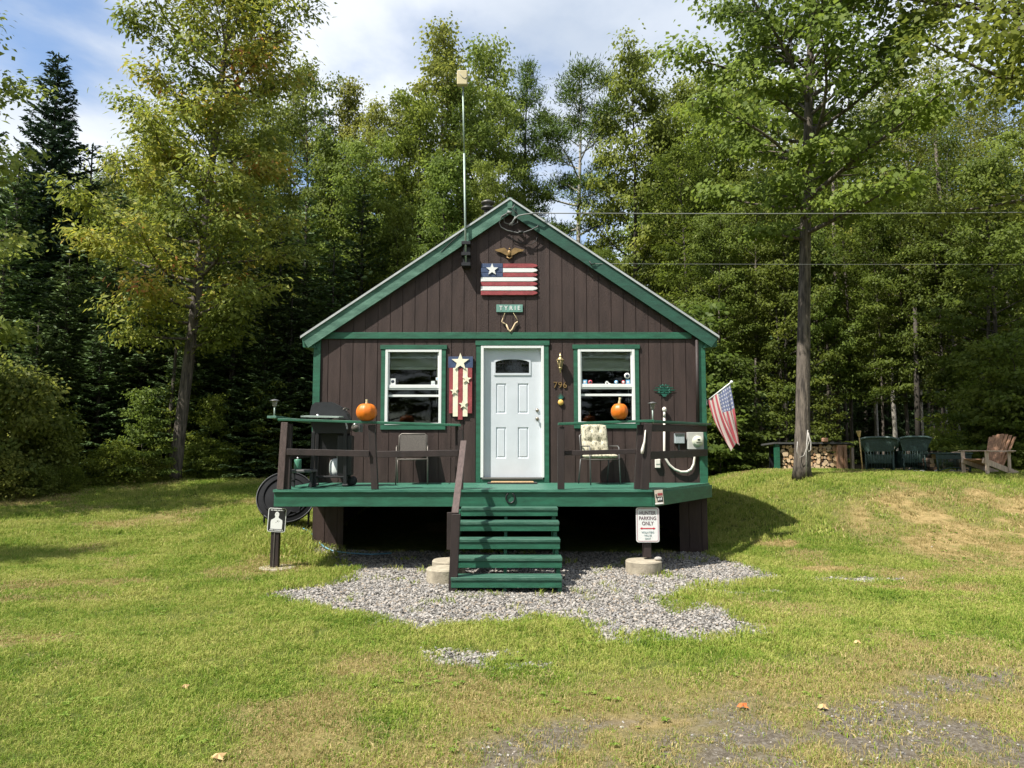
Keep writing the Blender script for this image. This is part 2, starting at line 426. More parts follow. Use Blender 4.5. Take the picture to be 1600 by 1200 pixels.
w2 = window(rw, [(914, 597, 'box', ('skyblue', 'white'), .038), (922.5, 597, 'disc', ('pinkred', 'navy'), .038), (949.5, 598.5, 'bird', None, 0), (963, 597, 'disc', ('skyblue', 'white'), .034), (974.3, 597, 'disc', ('pinkred', 'white'), .032), (981.5, 597, 'box', ('skyblue', 'white'), .038), (980, 587, 'disc', ('white', 'navy'), .052)])
w2['label'] = 'right window with a row of round stickers on its middle rail'

# ---- door
b = MB()   # white outer frame
x0, x1, z0, z1 = DOOR
f = .05; yy = YW - .03
zt = wz(746)   # threshold
b.bb(x0, x0 + f, yy, YW + .11, zt, z1, .004); b.bb(x1 - f, x1, yy, YW + .11, zt, z1, .004); b.bb(x0 + f, x1 - f, yy, YW + .11, z1 - f, z1, .004)
dframe = b.build('door_frame', M['white'], cabin)
b = MB(); g = .085
b.bb(x0 - g, x0 - .001, YW - .024, YW - .001, ZD + .003, z1 + .001, .003); b.bb(x1 + .001, x1 + g, YW - .024, YW - .001, ZD + .003, z1 + .001, .003)
b.bb(x0 - g - .015, x1 + g + .015, YW - .036, YW - .001, z1 + .002, z1 + .085, .003); b.bb(x0, x1, YW - .02, YW + .02, ZD + .003, zt - .035, .002)
b.build('trim', M['green'], dframe)
b = MB(); b.bb(x0 + .02, x1 - .02, YW - .04, YW + .1, zt - .034, zt - .001, .004); b.build('threshold', mat('threshold', (.16, .16, .15), .4, .1, metal=.4), dframe)
def dX(px): return at(px, 650, YW + .06).x
def dZ(py): return at(800, py, YW + .06).z
yf = YW + .065
b = MB()
sx0, sx1, sz0, sz1 = x0 + f + .002, x1 - f - .002, zt + .002, z1 - f - .002
pn = [(dX(775), dX(791), dZ(646), dZ(599)), (dX(809), dX(826), dZ(646), dZ(599)), (dX(775), dX(791), dZ(716), dZ(667.5)), (dX(809), dX(826), dZ(716), dZ(667.5))]
gl = (dX(774), dX(827), dZ(583), dZ(567))
arch = dZ(561.5)
xs = sorted({sx0, sx1, gl[0], gl[1], *[p[0] for p in pn], *[p[1] for p in pn]})
def archz(x): u = (x - (gl[0] + gl[1]) / 2) / ((gl[1] - gl[0]) / 2); return gl[3] + (arch - gl[3]) * math.sqrt(max(0, 1 - u * u * .96))
for a, c in zip(xs, xs[1:]):
    if c - a < 1e-4: continue
    m = (a + c) / 2; ops = sorted([(p[2], p[3]) for p in pn if p[0] <= m <= p[1]]); cur = sz0
    for q0, q1 in ops:
        b.prism([(a, cur), (c, cur), (c, q0), (a, q0)], yf, yf + .04); cur = q1
    if gl[0] <= m <= gl[1]:
        b.prism([(a, cur), (c, cur), (c, gl[2]), (a, gl[2])], yf, yf + .04)
        ns = 8
        for k in range(ns):
            u0, u1 = a + (c - a) * k / ns, a + (c - a) * (k + 1) / ns
            b.prism([(u0, archz(u0)), (u1, archz(u1)), (u1, sz1), (u0, sz1)], yf, yf + .04)
    else: b.prism([(a, cur), (c, cur), (c, sz1), (a, sz1)], yf, yf + .04)
door = b.build('door', M['doorwhite'], cabin)
for p in pn:
    b = MB(); h = .018
    o4 = [(p[0], p[2]), (p[1], p[2]), (p[1], p[3]), (p[0], p[3])]; i4 = [(p[0] + h, p[2] + h), (p[1] - h, p[2] + h), (p[1] - h, p[3] - h), (p[0] + h, p[3] - h)]
    j4 = [(p[0] + 2 * h, p[2] + 2 * h), (p[1] - 2 * h, p[2] + 2 * h), (p[1] - 2 * h, p[3] - 2 * h), (p[0] + 2 * h, p[3] - 2 * h)]
    vo = [b.bm.verts.new((x, yf, z)) for x, z in o4]; vi = [b.bm.verts.new((x, yf + .018, z)) for x, z in i4]; vj = [b.bm.verts.new((x, yf + .004, z)) for x, z in j4]
    for k in range(4):
        b.bm.faces.new((vo[k], vo[(k + 1) % 4], vi[(k + 1) % 4], vi[k])); b.bm.faces.new((vi[k], vi[(k + 1) % 4], vj[(k + 1) % 4], vj[k]))
    b.bm.faces.new(vj)
    b.build('panel', M['doorwhite'], door)
b = MB()   # arched glass moulding
inn = [(gl[0], gl[2]), (gl[1], gl[2])] + [(gl[1] - (gl[1] - gl[0]) * k / 12, archz(gl[1] - (gl[1] - gl[0]) * k / 12)) for k in range(13)]
mx, mz = (gl[0] + gl[1]) / 2, (gl[2] + arch) / 2
out = [(mx + (x - mx) * 1.09, mz + (z - mz) * 1.32) for x, z in inn]
n = len(inn)
for k in range(n):
    q = (k + 1) % n
    b.prism([inn[k], inn[q], out[q], out[k]], yf - .014, yf - .001)
b.build('moulding', M['doorwhite'], door)
b = MB(); b.prism(inn, yf + .012, yf + .018); b.build('pane', M['glass'], door)
b = MB()   # leaded scrolls
for k in range(-3, 4):
    b.tube([(mx + k * .03, yf + .008, gl[2]), (mx + k * .055, yf + .008, gl[3]), (mx + k * .07, yf + .008, archz(mx + k * .07) - .005)], .003, 5)
b.tube([(gl[0], yf + .008, gl[3] - .03), (mx, yf + .008, gl[3] + .02), (gl[1], yf + .008, gl[3] - .03)], .003, 5)
b.build('came', M['wireb'], door)
for py, nm in ((641, 'deadbolt'), (654.5, 'knob')):
    kx, kz = dX(839.5), dZ(py); b = MB()
    b.lathe((kx, yf, kz), [(.033, 0), (.033, .008), (.014, .012), (.014, .03), (.028, .04), (.03, .055), (.02, .066), (0, .068)] if nm == 'knob' else [(.032, 0), (.032, .012), (.024, .02), (.022, .026), (0, .027)], 18, (0, -1, 0))
    b.build(nm, mat('dull_metal', (.28, .25, .2), .35, .1, metal=.8), door)

# ---- things fixed to the front wall
def wthing(name, label, cat, px, py, group=None):
    x, z = W(px, py); return thing(name, label, cat, (x, YW, z), group), x, z
# plank flag
fl, fx, fz = wthing('wooden_flag', 'wooden picket flag with one big white star under the gable', 'wall decoration', 796, 437)
fl.location.z = wz(462)
x0f, x1f = wx(751.5, 437), wx(840, 437); ztop, zbot = wz(412.5), wz(462); hh = (ztop - zbot) / 7; cxf = wx(786, 437)
for k in range(7):
    z1_, z0_ = ztop - k * hh, ztop - (k + 1) * hh + .003
    a = cxf if k < 3 else x0f
    b = MB()
    b.prism([(a, z0_), (x1f - .09, z0_), (x1f - .02, z0_ + hh * .22), (x1f, (z0_ + z1_) / 2), (x1f - .02, z1_ - hh * .22), (x1f - .09, z1_), (a, z1_)], YW - .036, YW - .014)
    bmesh.ops.bevel(b.bm, geom=[e for e in b.bm.edges if all(v.co.y < YW - .03 for v in e.verts)], offset=.006, segments=2, affect='EDGES')
    o = b.build('picket', M['redp'] if k % 2 == 0 else M['white'], fl)
for k in range(3):
    z1_, z0_ = ztop - k * hh, ztop - (k + 1) * hh + .003
    b = MB(); b.bb(x0f + .004, cxf - .002, YW - .036, YW - .014, z0_, z1_, .006); b.build('blue_picket', M['bluep'], fl)
b = MB(); sx_, sz_ = W(769, 422); b.prism(star(sx_, sz_, .115), YW - .052, YW - .037); b.build('star', M['white'], fl)
for xb_ in (x0f + .1, x1f - .24):
    b = MB(); b.bb(xb_, xb_ + .04, YW - .013, YW - .001, zbot + .02, ztop - .02); b.build('batten', M['black'], fl)
# star plaque left of door
pl, px_, pz_ = wthing('star_plaque', 'tall plank plaque in red, white and blue with four cream stars beside the door', 'wall decoration', 721, 604)
zt_ = wz(556); zs_ = wz(575)
xsP = [wx(702), wx(708), wx(716), wx(723.5), wx(731), wx(738)]
b = MB(); b.bb(wx(700.5), wx(739), YW - .036, YW - .014, zs_, wz(557.5), .003); b.build('blue_board', M['bluep'], pl)
for k, (zb_, c) in enumerate(((646, 'redp'), (651, 'cream'), (656, 'redp'), (651, 'cream'), (646, 'redp'))):
    b = MB(); b.bb(xsP[k] + .001, xsP[k + 1] - .001, YW - .034, YW - .014, wz(zb_), zs_ - .001, .003); b.build('slat', M[c], pl)
for sx, sy, r, ro in ((719.5, 566, .165, .0), (710, 611, .078, -.1), (729.5, 592.5, .088, .1), (724, 632, .085, -.05)):
    b = MB(); a = W(sx, sy); b.prism(star(a[0], a[1], r, ro, .40), YW - .052, YW - .0365); b.build('star', M['cream'], pl)
for pb_ in (640, 585):
    b = MB(); b.bb(px_ - .12, px_ + .12, YW - .013, YW - .001, wz(pb_), wz(pb_ - 5)); b.build('batten', M['black'], pl)
# name board
nb, nx, nz = wthing('name_board', 'small green name board with white letters under the wooden flag', 'sign', 796.5, 482)
b = MB(); b.bb(wx(775.5), wx(817), YW - .022, YW - .002, wz(488), wz(476.2), .003); b.build('board', mat('faded_green', (.12, .26, .22), .7, .25, 10), nb)
text('lettering', 'T Y R I E', .112, (nx, YW - .024, nz), M['white'], nb, .002, None, 0.93, .001)
# bone hanging
an, ax_, az_ = wthing('antler_hanging', 'pale wishbone shaped antler hanging from a cord over the door', 'wall decoration', 797, 505)
b = MB(); c = lambda px, py, d=.03: (*W(px, py)[:1], YW - d, W(px, py)[1])
b.tube([c(791, 507), c(794, 515), c(797, 518.5), c(800.5, 515), c(805, 506), c(809, 503)], [.012, .016, .022, .016, .014, .012], 8)
b.tube([c(791, 507), c(787, 505.5), c(784, 503), c(786, 497)], [.012, .012, .01, .006], 7)
b.build('antler', mat('bone', (.55, .42, .26), .7, .3, 20, .2), an)
b = MB(); b.tube([c(786, 497, .02), c(789, 489, .015)], .004, 5); b.build('cord', M['stem'], an); b = MB(); b.tube([c(809, 503, .02), c(808, 499, .02), c(802, 489, .015)], .004, 5); b.build('cord', M['stem'], an)
# brass eagle
eg, ex, ez = wthing('brass_eagle', 'bronze eagle with spread wings mounted near the gable peak', 'wall decoration', 796, 396)
for s in (-1, 1):
    b = MB(); q = [(0, .02), (.06, .075), (.10, .10), (.16, .085), (.27, .06), (.24, .035), (.16, .015), (.10, -.02), (.04, -.05), (0, -.03)]
    b.prism([(ex + s * x, ez + z) for x, z in (q if s > 0 else q)], YW - .035, YW - .018); b.build('wing', M['bronze'], eg)
b = MB(); b.sphere((ex, YW - .03, ez), .035, 12, (1, .6, 1.7)); b.sphere((ex + .005, YW - .035, ez + .075), .02, 10); b.lathe((ex + .022, YW - .035, ez + .073), [(.008, 0), (0, .02)], 8, (1, 0, -.4))
b.tube([(ex - .05, YW - .02, ez - .07), (ex, YW - .025, ez - .105), (ex + .05, YW - .02, ez - .07)], .014, 8); b.bb(ex - .02, ex + .02, YW - .018, YW - .001, ez - .03, ez + .02)
b.build('body', M['bronze'], eg)
# horseshoe is on the deck, built there
# brass lantern
lt, lx, lz = wthing('wall_lantern', 'small brass carriage lantern right of the door', 'lantern', 875, 569)
yl = YW - .085
b = MB(); b.lathe((lx, yl, lz + .055), [(.075, 0), (.075, .01), (.055, .025), (.026, .06), (.015, .066), (.015, .08), (.023, .092), (.012, .11), (.017, .12), (0, .14)], 8, smooth=False); b.build('cap', M['brass'], lt)
b = MB(); b.lathe((lx, yl, lz - .07), [(.03, 0), (.036, .02), (.056, .122), (.0, .1225)], 6, smooth=False); b.build('lamp_glass', mat('amber_glass', (.35, .28, .15), .15, .3, 10), lt)
b = MB()
for k in range(6):
    a = k * PI / 3 + .5; b.tube([(lx + .036 * math.cos(a), yl + .036 * math.sin(a), lz - .07), (lx + .062 * math.cos(a), yl + .062 * math.sin(a), lz + .055)], .006, 5)
b.lathe((lx, yl, lz - .165), [(0, 0), (.016, .008), (.010, .03), (.02, .05), (.036, .08), (.042, .095), (.0, .096)], 10); b.build('cage', M['brass'], lt)
b = MB(); b.tube([(lx, yl, lz - .06), (lx, yl + .03, lz - .09), (lx, YW - .01, lz - .04)], .008, 8); b.lathe((lx, YW - .001, lz - .04), [(.04, 0), (.04, .01), (.02, .018), (0, .019)], 14, (0, -1, 0)); b.build('bracket', M['brass'], lt)
# house number
hn, hx, hz = wthing('house_number', 'brass house number 796 beside the door', 'sign', 875, 602)
for ch, px in (('7', 867.8), ('9', 875.2), ('6', 882.6)):
    text('digit', ch, .155, (wx(px, 602), YW - .012, hz), M['bronze'], hn, .008, None, 1, .001)
# pineapple
pp, qx, qz = wthing('pineapple_ornament', 'gold pineapple ornament with green leaves below the house number', 'wall decoration', 876, 628)
b = MB(); b.sphere((qx, YW - .02, qz - .01), .052, 18, (1, .5, 1.02)); b.build('fruit', M['gold'], pp)
b = MB()
for k in range(-3, 4):
    a = k * .24; b.prism([(qx - .012, qz + .035), (qx + .012, qz + .035), (qx + math.sin(a) * (.10) * 1.0, qz + .035 + math.cos(a) * (.13 - abs(k) * .013))], YW - .018 - .002 * (3 - abs(k)), YW - .012 + .001 * k)
b.build('leaf', mat('dark_teal', (.03, .15, .11), .6, .2), pp)
# green metal ornament
go_, gx_, gz_ = wthing('metal_ornament', 'green cut metal ornament of overlapping leaves above the meter boxes', 'wall decoration', 1037.5, 608.5)
b = MB()
for s in (-1, 1):
    for k in range(4):
        z = gz_ + .075 - k * .042; w_ = (.10, .17, .20, .13)[k]
        b.poly3([(gx_ + s * .01, YW - .03, z + .012), (gx_ + s * w_, YW - .022, z + .004), (gx_ + s * w_ * .92, YW - .02, z - .012), (gx_ + s * .01, YW - .028, z - .018)], (0, .006, 0))
        b.tube([(gx_ + s * (w_ * .3 + .02 * k), YW - .025, z + .02), (gx_ + s * (w_ * .3 + .02 * k - .03), YW - .025, z - .04)], .006, 5)
b.prism([(gx_ - .06, gz_ - .08), (gx_ + .06, gz_ - .08), (gx_ + .02, gz_ - .135), (gx_ - .02, gz_ - .135)], YW - .03, YW - .018); b.bb(gx_ - .02, gx_ + .02, YW - .018, YW - .001, gz_ - .05, gz_ + .05)
b.build('leaves', mat('ornament_green', (.02, .11, .08), .4, .2, metal=.2), go_)
# conduit dark
def cw(px, py, d=.05): a = W(px, py); return (a[0], YW - d, a[1])
o = MB().tube([cw(1087.5, 532), cw(1089.5, 663)], .03, 10).build('drain_pipe', M['brown2'], None); tagp(o, 'slim dark pipe running down the wall beside the right corner board', 'pipe')
# meter
mt_, m1, m2 = wthing('electric_meter', 'white box with round glass electric meter beside the right corner', 'meter', 1084.5, 688.5)
b = MB(); b.bb(wx(1072.5, 688), wx(1097, 688), YW - .11, YW - .001, wz(702), wz(675.5), .006); b.build('meter_box', M['meterg'], mt_)
c_ = cw(1087.5, 689.5, .111); b = MB(); b.lathe(c_, [(.10, 0), (.10, .015), (.085, .02), (.082, .075), (.07, .088), (0, .09)], 22, (0, -1, 0)); b.build('meter_dial', mat('meter_face', (.55, .56, .46), .15, .1, 14), mt_)
b = MB(); b.bb(c_[0] - .022, c_[0] + .022, YW - .206, YW - .2005, c_[2] + .015, c_[2] + .04); b.bb(c_[0] - .045, c_[0] + .045, YW - .206, YW - .2005, c_[2] - .02, c_[2] - .012); b.build('display', M['black'], mt_)
bx, a1, a2 = wthing('junction_box', 'light grey utility box left of the electric meter', 'utility box', 1060, 685.5)
b = MB(); b.bb(wx(1053, 688), wx(1068, 688), YW - .10, YW - .001, wz(693), wz(677.5), .008); b.build('box_body', mat('box_grey', (.33, .37, .39), .5, .05), bx)
b = MB(); b.bb(wx(1052.5, 688), wx(1068.5, 688), YW - .115, YW - .101, wz(679.5), wz(676.8), .002); b.tube([cw(1060, 693.2, .05), cw(1060, 700, .05), cw(1062, 706, .03)], .015, 8); b.build('lid', M['greyp'], bx)
sb, a1, a2 = wthing('outlet_cover', 'small white outlet cover low on the wall near the rail post', 'outlet', 1026.5, 724)
b = MB(); b.bb(wx(1023, 724), wx(1031, 724), YW - .06, YW - .001, wz(731), wz(717), .006); b.build('cover', M['pvc'], sb)
b = MB(); b.bb(wx(1023.6, 724), wx(1030.4, 724), YW - .068, YW - .061, wz(725), wz(718), .003); b.build('flap', M['pvc'], sb)
# white pvc loop with ball end
vp, a1, a2 = wthing('conduit_loop', 'white plastic conduit with round top looping across to the meter', 'conduit', 1037, 700)
b = MB()
pts = [cw(1037, 652), cw(1037, 705), cw(1039, 716), cw(1045, 726), cw(1053, 733), cw(1063, 737), cw(1072, 737), cw(1079, 733), cw(1083, 725), cw(1084.5, 713), cw(1084.5, 703)]
b.tube(pts, .021, 10); b.build('pipe', M['pvc'], vp)
b = MB(); t_ = cw(1037, 640, .06); b.sphere(t_, .04, 14, (1, 1, 1.15)); b.tube([(t_[0], t_[1], t_[2] - .03), cw(1037, 652, .055)], [.02, .024], 10); b.build('ball_cap', M['pvc'], vp)
# antenna mast
ms = thing('antenna_mast', 'tall pale metal mast with square beige antenna fixed to the left gable', 'antenna', at(728, 419, YW - .12))
ym = YW - .16
b = MB(); b.tube([at(728, 414, ym), at(726.6, 330, ym), at(725.2, 240, ym)], .019, 10); b.tube([at(725.2, 240, ym), at(723.2, 134, ym)], .015, 10); b.build('mast', M['galv'], ms)
b = MB(); e0, e1 = at(714.5, 136, ym - .02), at(731, 113.5, ym - .02)
b.bb(e0.x, e1.x, ym - .12, ym - .02, e0.z, e1.z, .015); an_ = b.build('antenna', M['beige'], ms)
b = MB(); mm = (e0 + e1) / 2
b.tube([(mm.x + .08, ym - .122, mm.z + .0), (mm.x + .05, ym - .122, mm.z - .03), (mm.x, ym - .122, mm.z - .0), (mm.x - .05, ym - .122, mm.z + .07)], .006, 5); b.build('cable', M['slab'], ms); b = MB(); b.tube([(mm.x, ym - .03, e0.z - .08), (mm.x + .03, ym - .05, e0.z - .02)], .012, 6); b.build('cable', M['slab'], ms)
b = MB()
for q0, q1 in ((381, 386), (398, 403), (414, 419)):
    A = at(722, q1, YW); B_ = at(736, q0, YW); b.bb(A.x, B_.x, YW - .19, YW - .001, A.z, B_.z, .004)
A = at(723.5, 417, YW); B_ = at(734.5, 383, YW); b.bb(A.x, B_.x, YW - .07, YW - .002, A.z, B_.z)
b.build('mount', M['black'], ms)
# cables at the peak
sv = thing('service_cable', 'coiled service cables looped on the wall under the gable peak', 'cable', at(797, 345, YW - .1))
def pk(px, py, d): return at(740 + px / 10, 300 + py / 10, YW - d)
b = MB()
b.tube([pk(560, 310, .13), pk(440, 380, .1), pk(400, 480, .08), pk(430, 550, .06), pk(520, 600, .05), pk(700, 640, .1), pk(760, 640, .12), pk(900, 590, .13), pk(1000, 540, .12), pk(1010, 520, .1)], .011, 6)
b.tube([pk(640, 200, .12), pk(600, 260, .14), pk(680, 330, .1), pk(690, 480, .06), pk(600, 520, .06), pk(480, 480, .07), pk(470, 380, .1), pk(550, 320, .13)], .009, 6)
b.tube([pk(620, 430, .13), pk(650, 380, .14), pk(620, 480, .14), pk(560, 520, .12)], .011, 6)
b.build('loop', mat('wire_loop', (.10, .10, .10), .5, .1), sv)
b = MB(); b.tube([pk(570, 500, .1), pk(610, 470, .14), pk(630, 430, .15), pk(700, 370, .15), pk(800, 350, .15), pk(980, 330, .2)], .013, 6); b.tube([pk(530, 310, .13), pk(590, 330, .15)], .028, 8); b.build('splice', M['slab'], sv)
b = MB(); b.tube([pk(700, 630, .12), pk(770, 630, .12)], .03, 8); b.tube([pk(580, 660, .03), pk(600, 740, .03), pk(760, 800, .03), pk(900, 820, .03), pk(980, 760, .03), pk(1010, 620, .05)], .006, 5); b.build('tap', M['wireb'], sv)
# overhead lines to the right
def line(pa, pb, sag, r, m):
    b = MB(); pts = []
    for k in range(25):
        t = k / 24; p = Vector(pa).lerp(Vector(pb), t); p.z -= sag * 4 * t * (1 - t); pts.append(p)
    return b.tube(pts, r, 6, True).build('overhead_cable', m, None)
pa = pk(980, 330, .2)
tagp(line(pa, (24.0, 17.0, 1.85 + (698 - 308) * 17.0 / 1150), .10, .010, M['slab']), 'thick overhead power cable running right from the gable peak', 'cable')
p2 = at(930, 412, YW - .12)
tagp(line(p2, (24.0, 17.0, 1.85 + (698 - 402) * 17.0 / 1150), .05, .0038, M['slab']), 'thin lower overhead wire running right from the roof edge', 'cable')
o = MB().tube([at(921, 408, YW - .11), at(924, 413, YW - .12), at(930, 412, YW - .12)], .012, 6).tube([at(918, 414, YW - .03), at(940, 432, YW - .02), at(985, 462, YW - .02), at(1053, 505, YW - .012)], .006, 5).tube([at(921, 410, YW - .06), at(919, 424, YW - .03), at(925, 432, YW - .03), at(930, 424, YW - .03), at(922, 416, YW - .05)], .006, 5).build('wall_wire', M['wireb'], None)
tagp(o, 'loose black wire clipped below the right roof edge', 'cable')
o = MB().tube([at(722, 362, YW - .115), at(705, 378, YW - .11), at(690, 393, YW - .1), at(680, 405, YW - .03), at(655, 425, YW - .02), at(640, 428, YW - .02), at(600, 452, YW - .02), at(575, 478, YW - .02), at(560, 490, YW - .02), at(520, 512, YW - .02)], .007, 5).build('antenna_lead', M['wireb'], None)
tagp(o, 'thin black antenna lead draped along the left roof edge', 'cable')
# flag on pole at right corner
fg = thing('flag', 'faded stars and stripes flag hanging from an angled pole at the right cabin corner', 'flag', at(1104, 626, YW + .1))
A, B_ = at(1104, 627, YW + .05), at(1143, 597, YW - .25)
b = MB(); b.tube([A, B_], .013, 8); b.sphere(B_, .028, 10); b.build('pole', M['white'], fg)
b = MB(); b.box(A - Vector((.02, 0, .02)), (.05, .06, .12), None, .01); b.build('bracket', M['steel'], fg)
nu, nv = 28, 40
tl = at(1141, 601, YW - .24); tr = at(1106, 625.5, YW + .03)
bl_, br_ = at(1157, 690, YW - .20), at(1140, 702, YW - .02)
V = []; 
for j in range(nv + 1):
    v = j / nv
    for i in range(nu + 1):
        u = i / nu
        top = tl.lerp(tr, u); bot = bl_.lerp(br_, u)
        e = v ** 1.0
        p = top.lerp(bot, e)
        # drape: the loose side swings inward
        p.x += -.06 * math.sin(PI * v) * u
        p.y += .055 * math.sin(u * 17 + v * 2) * (.25 + v) + .02 * math.sin(u * 31 - v * 5) * v
        p.x += .02 * math.sin(u * 17 + 1.2 + v * 2) * v
        p.z += -.05 * v * math.sin(u * 9 + .5)
        V.append(p - fg.location)
me = bpy.data.meshes.new('cloth')
me.from_pydata(V, [], [(j * (nu + 1) + i, j * (nu + 1) + i + 1, (j + 1) * (nu + 1) + i + 1, (j + 1) * (nu + 1) + i) for j in range(nv) for i in range(nu)])
uvl = me.uv_layers.new(name='UVMap')
for lp in me.loops:
    vi = lp.vertex_index; uvl.data[lp.index].uv = ((vi // (nu + 1)) / nv, (vi % (nu + 1)) / nu)   # u: along fly, v: along hoist
for p in me.polygons: p.use_smooth = True
def flag_mat():
    m = bpy.data.materials.new('flag_cloth'); N, L = nt(m); b = N['Principled BSDF']
    uv = N.new('ShaderNodeUVMap'); sp = N.new('ShaderNodeSeparateXYZ'); L.new(uv.outputs[0], sp.inputs[0])
    def math_(op, a, bb=None):
        n = N.new('ShaderNodeMath'); n.operation = op
        for k, q in enumerate((a, bb)):
            if q is None: continue
            if isinstance(q, (int, float)): n.inputs[k].default_value = q
            else: L.new(q, n.inputs[k])
        return n.outputs[0]
    s = math_('MODULO', math_('FLOOR', math_('MULTIPLY', sp.outputs[1], 13)), 2)
    mix = N.new('ShaderNodeMix'); mix.data_type = 'RGBA'; mix.inputs[6].default_value = (.60, .13, .16, 1); mix.inputs[7].default_value = (.78, .72, .68, 1); L.new(s, mix.inputs[0])
    can = math_('MULTIPLY', math_('LESS_THAN', sp.outputs[0], .4), math_('LESS_THAN', sp.outputs[1], 7 / 13))
    # stars: dots on a lattice
    fx = math_('SUBTRACT', math_('FRACT', math_('MULTIPLY', sp.outputs[0], 15)), .5); fy = math_('SUBTRACT', math_('FRACT', math_('MULTIPLY', sp.outputs[1], 11)), .5)
    d = math_('LESS_THAN', math_('ADD', math_('MULTIPLY', fx, fx), math_('MULTIPLY', fy, fy)), .07)
    c2 = N.new('ShaderNodeMix'); c2.data_type = 'RGBA'; c2.inputs[6].default_value = (.22, .25, .42, 1); c2.inputs[7].default_value = (.7, .7, .75, 1); L.new(d, c2.inputs[0])
    m3 = N.new('ShaderNodeMix'); m3.data_type = 'RGBA'; L.new(can, m3.inputs[0]); L.new(mix.outputs[2], m3.inputs[6]); L.new(c2.outputs[2], m3.inputs[7])
    L.new(m3.outputs[2], b.inputs['Base Color']); b.inputs['Roughness'].default_value = .8
    t = N.new('ShaderNodeBsdfTranslucent'); L.new(m3.outputs[2], t.inputs[0]); ms_ = N.new('ShaderNodeMixShader'); ms_.inputs[0].default_value = .4
    L.new(b.outputs[0], ms_.inputs[1]); L.new(t.outputs[0], ms_.inputs[2]); L.new(ms_.outputs[0], N['Material Output'].inputs[0])
    return m
o = link('cloth', me, flag_mat(), fg)
# ================================================================== DECK
deck = thing('deck', 'raised green painted deck with brown railings across the cabin front', 'deck', (0, YD, 0))
DXL = at(428, 780, YD).x; DXR = at(1019, 780, YD).x; DXW = at(1108, 752, YW).x
def dxr(y): return DXR + (DXW - DXR) * (y - YD) / (YW - YD)
# floor boards
b = MB(); y = YD - .03; k = 0
while y < YW - .05:
    y1 = min(y + .138, YW - .032)
    b.poly3([(DXL - .01, y, ZD - .036), (dxr(y) + .02, y, ZD - .036), (dxr(y1) + .02, y1, ZD - .036), (DXL - .01, y1, ZD - .036)], (0, 0, .036 + random.uniform(-.0015, .0015))); y += .143; k += 1
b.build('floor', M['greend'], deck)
zf = ZD - .037
b = MB(); b.bb(DXL, DXR, YD, YD + .04, zf - .215, zf, .004); b.build('fascia', M['green'], deck)
b = MB(); b.poly3([(DXR + .002, YD + .002, zf - .215), (DXR + .04, YD + .002, zf - .215), (DXW + .04, YW - .03, zf - .215), (DXW, YW - .03, zf - .215)], (0, 0, .215)); b.build('fascia', M['green'], deck)
b = MB(); b.bb(DXL, DXL + .04, YD + .041, YW - .03, zf - .215, zf, .003); b.build('fascia', M['green'], deck)
b = MB(); n = 12
for k in range(n):
    x = DXL + .3 + (DXR - DXL - .5) * k / (n - 1); b.bb(x - .02, x + .02, YD + .042, YW - .035, zf - .19, zf - .002)
b.build('joist', M['brown2'], deck)
# support posts with footings
hp = at(1011, 850, YD + .12).x
b = MB(); b.box((hp, YD + .14, (zf - .215 + .2) / 2), (.115, .115, zf - .215 - .2), None, .005); b.build('support_post', M['brown2'], deck)
hf = at(1008, 885, 10.98)
o = MB().lathe((hf.x, 11.1, -.03), [(.262, 0), (.268, .19), (.255, .205), (0, .207)], 40, smooth=False).build('concrete_footing', M['concrete'], None); tagp(o, 'round concrete footing under the post that holds the parking sign', 'footing')
o = MB().sphere((hp + .13, YD - .05, .205), .045, 8, (1.3, .9, .7)).build('stone', M['stone'], None); tagp(o, 'pale pebble lying on the concrete footing by the sign post', 'stone')
l2 = at(692, 890, 10.1)
o = MB().lathe((l2.x, 10.3, -.04), [(.24, 0), (.245, .215), (.23, .235), (.0, .237)], 40, smooth=False).build('concrete_footing', M['concrete'], None); tagp(o, 'thick concrete footing just left of the stairs', 'footing')
o = MB().lathe((l2.x + .02, 10.85, -.04), [(.24, 0), (.245, .24), (.23, .26), (.0, .262)], 40, smooth=False).build('concrete_footing', M['concrete'], None); tagp(o, 'concrete footing half hidden behind the lower one left of the stairs', 'footing')
b = MB(); b.box((l2.x + .02, 10.85 + .3, .6), (.115, .115, .55), None, .005); b.build('support_post', M['brown2'], deck)
# railing posts: (px top, py top, px bottom, thick)
def post(pxt, pyt, pxb, Y, w=.09, d=.09, ztop=None, zbot=None, mt_='brown2'):
    A = at(pxt, pyt, Y); B = at(pxb, 768, Y); B.z = ZD + .002 if zbot is None else zbot
    b = MB(); b.beam(B, A, w, d, .004, (0, -1, 0)); return b.build('railing_post', M[mt_], deck)
post(445, 660, 438, YD + .0, .10, .04, mt_='brownw')
post(452, 662, 449, YD + .06, .09, .09)
post(581, 664, 586, YD + .05, .10, .09)
post(719.5, 672, 720, YD + .05, .075, .09)
post(714, 665, 714, YD + .12, .05, .05)
post(876.5, 667, 876.5, YD + .05, .10, .09)
post(1012, 662, 1007, YD + .02, .12, .09)
post(1001, 664, 996, YD + .10, .10, .09)
pr = MB(); pr.beam((DXL + .06, YW - .09, ZD + .002), (DXL + .06, YW - .09, at(440, 660, YD).z - .06), .09, .09, .004, (0, -1, 0)); pr.build('railing_post', M['brown2'], deck)
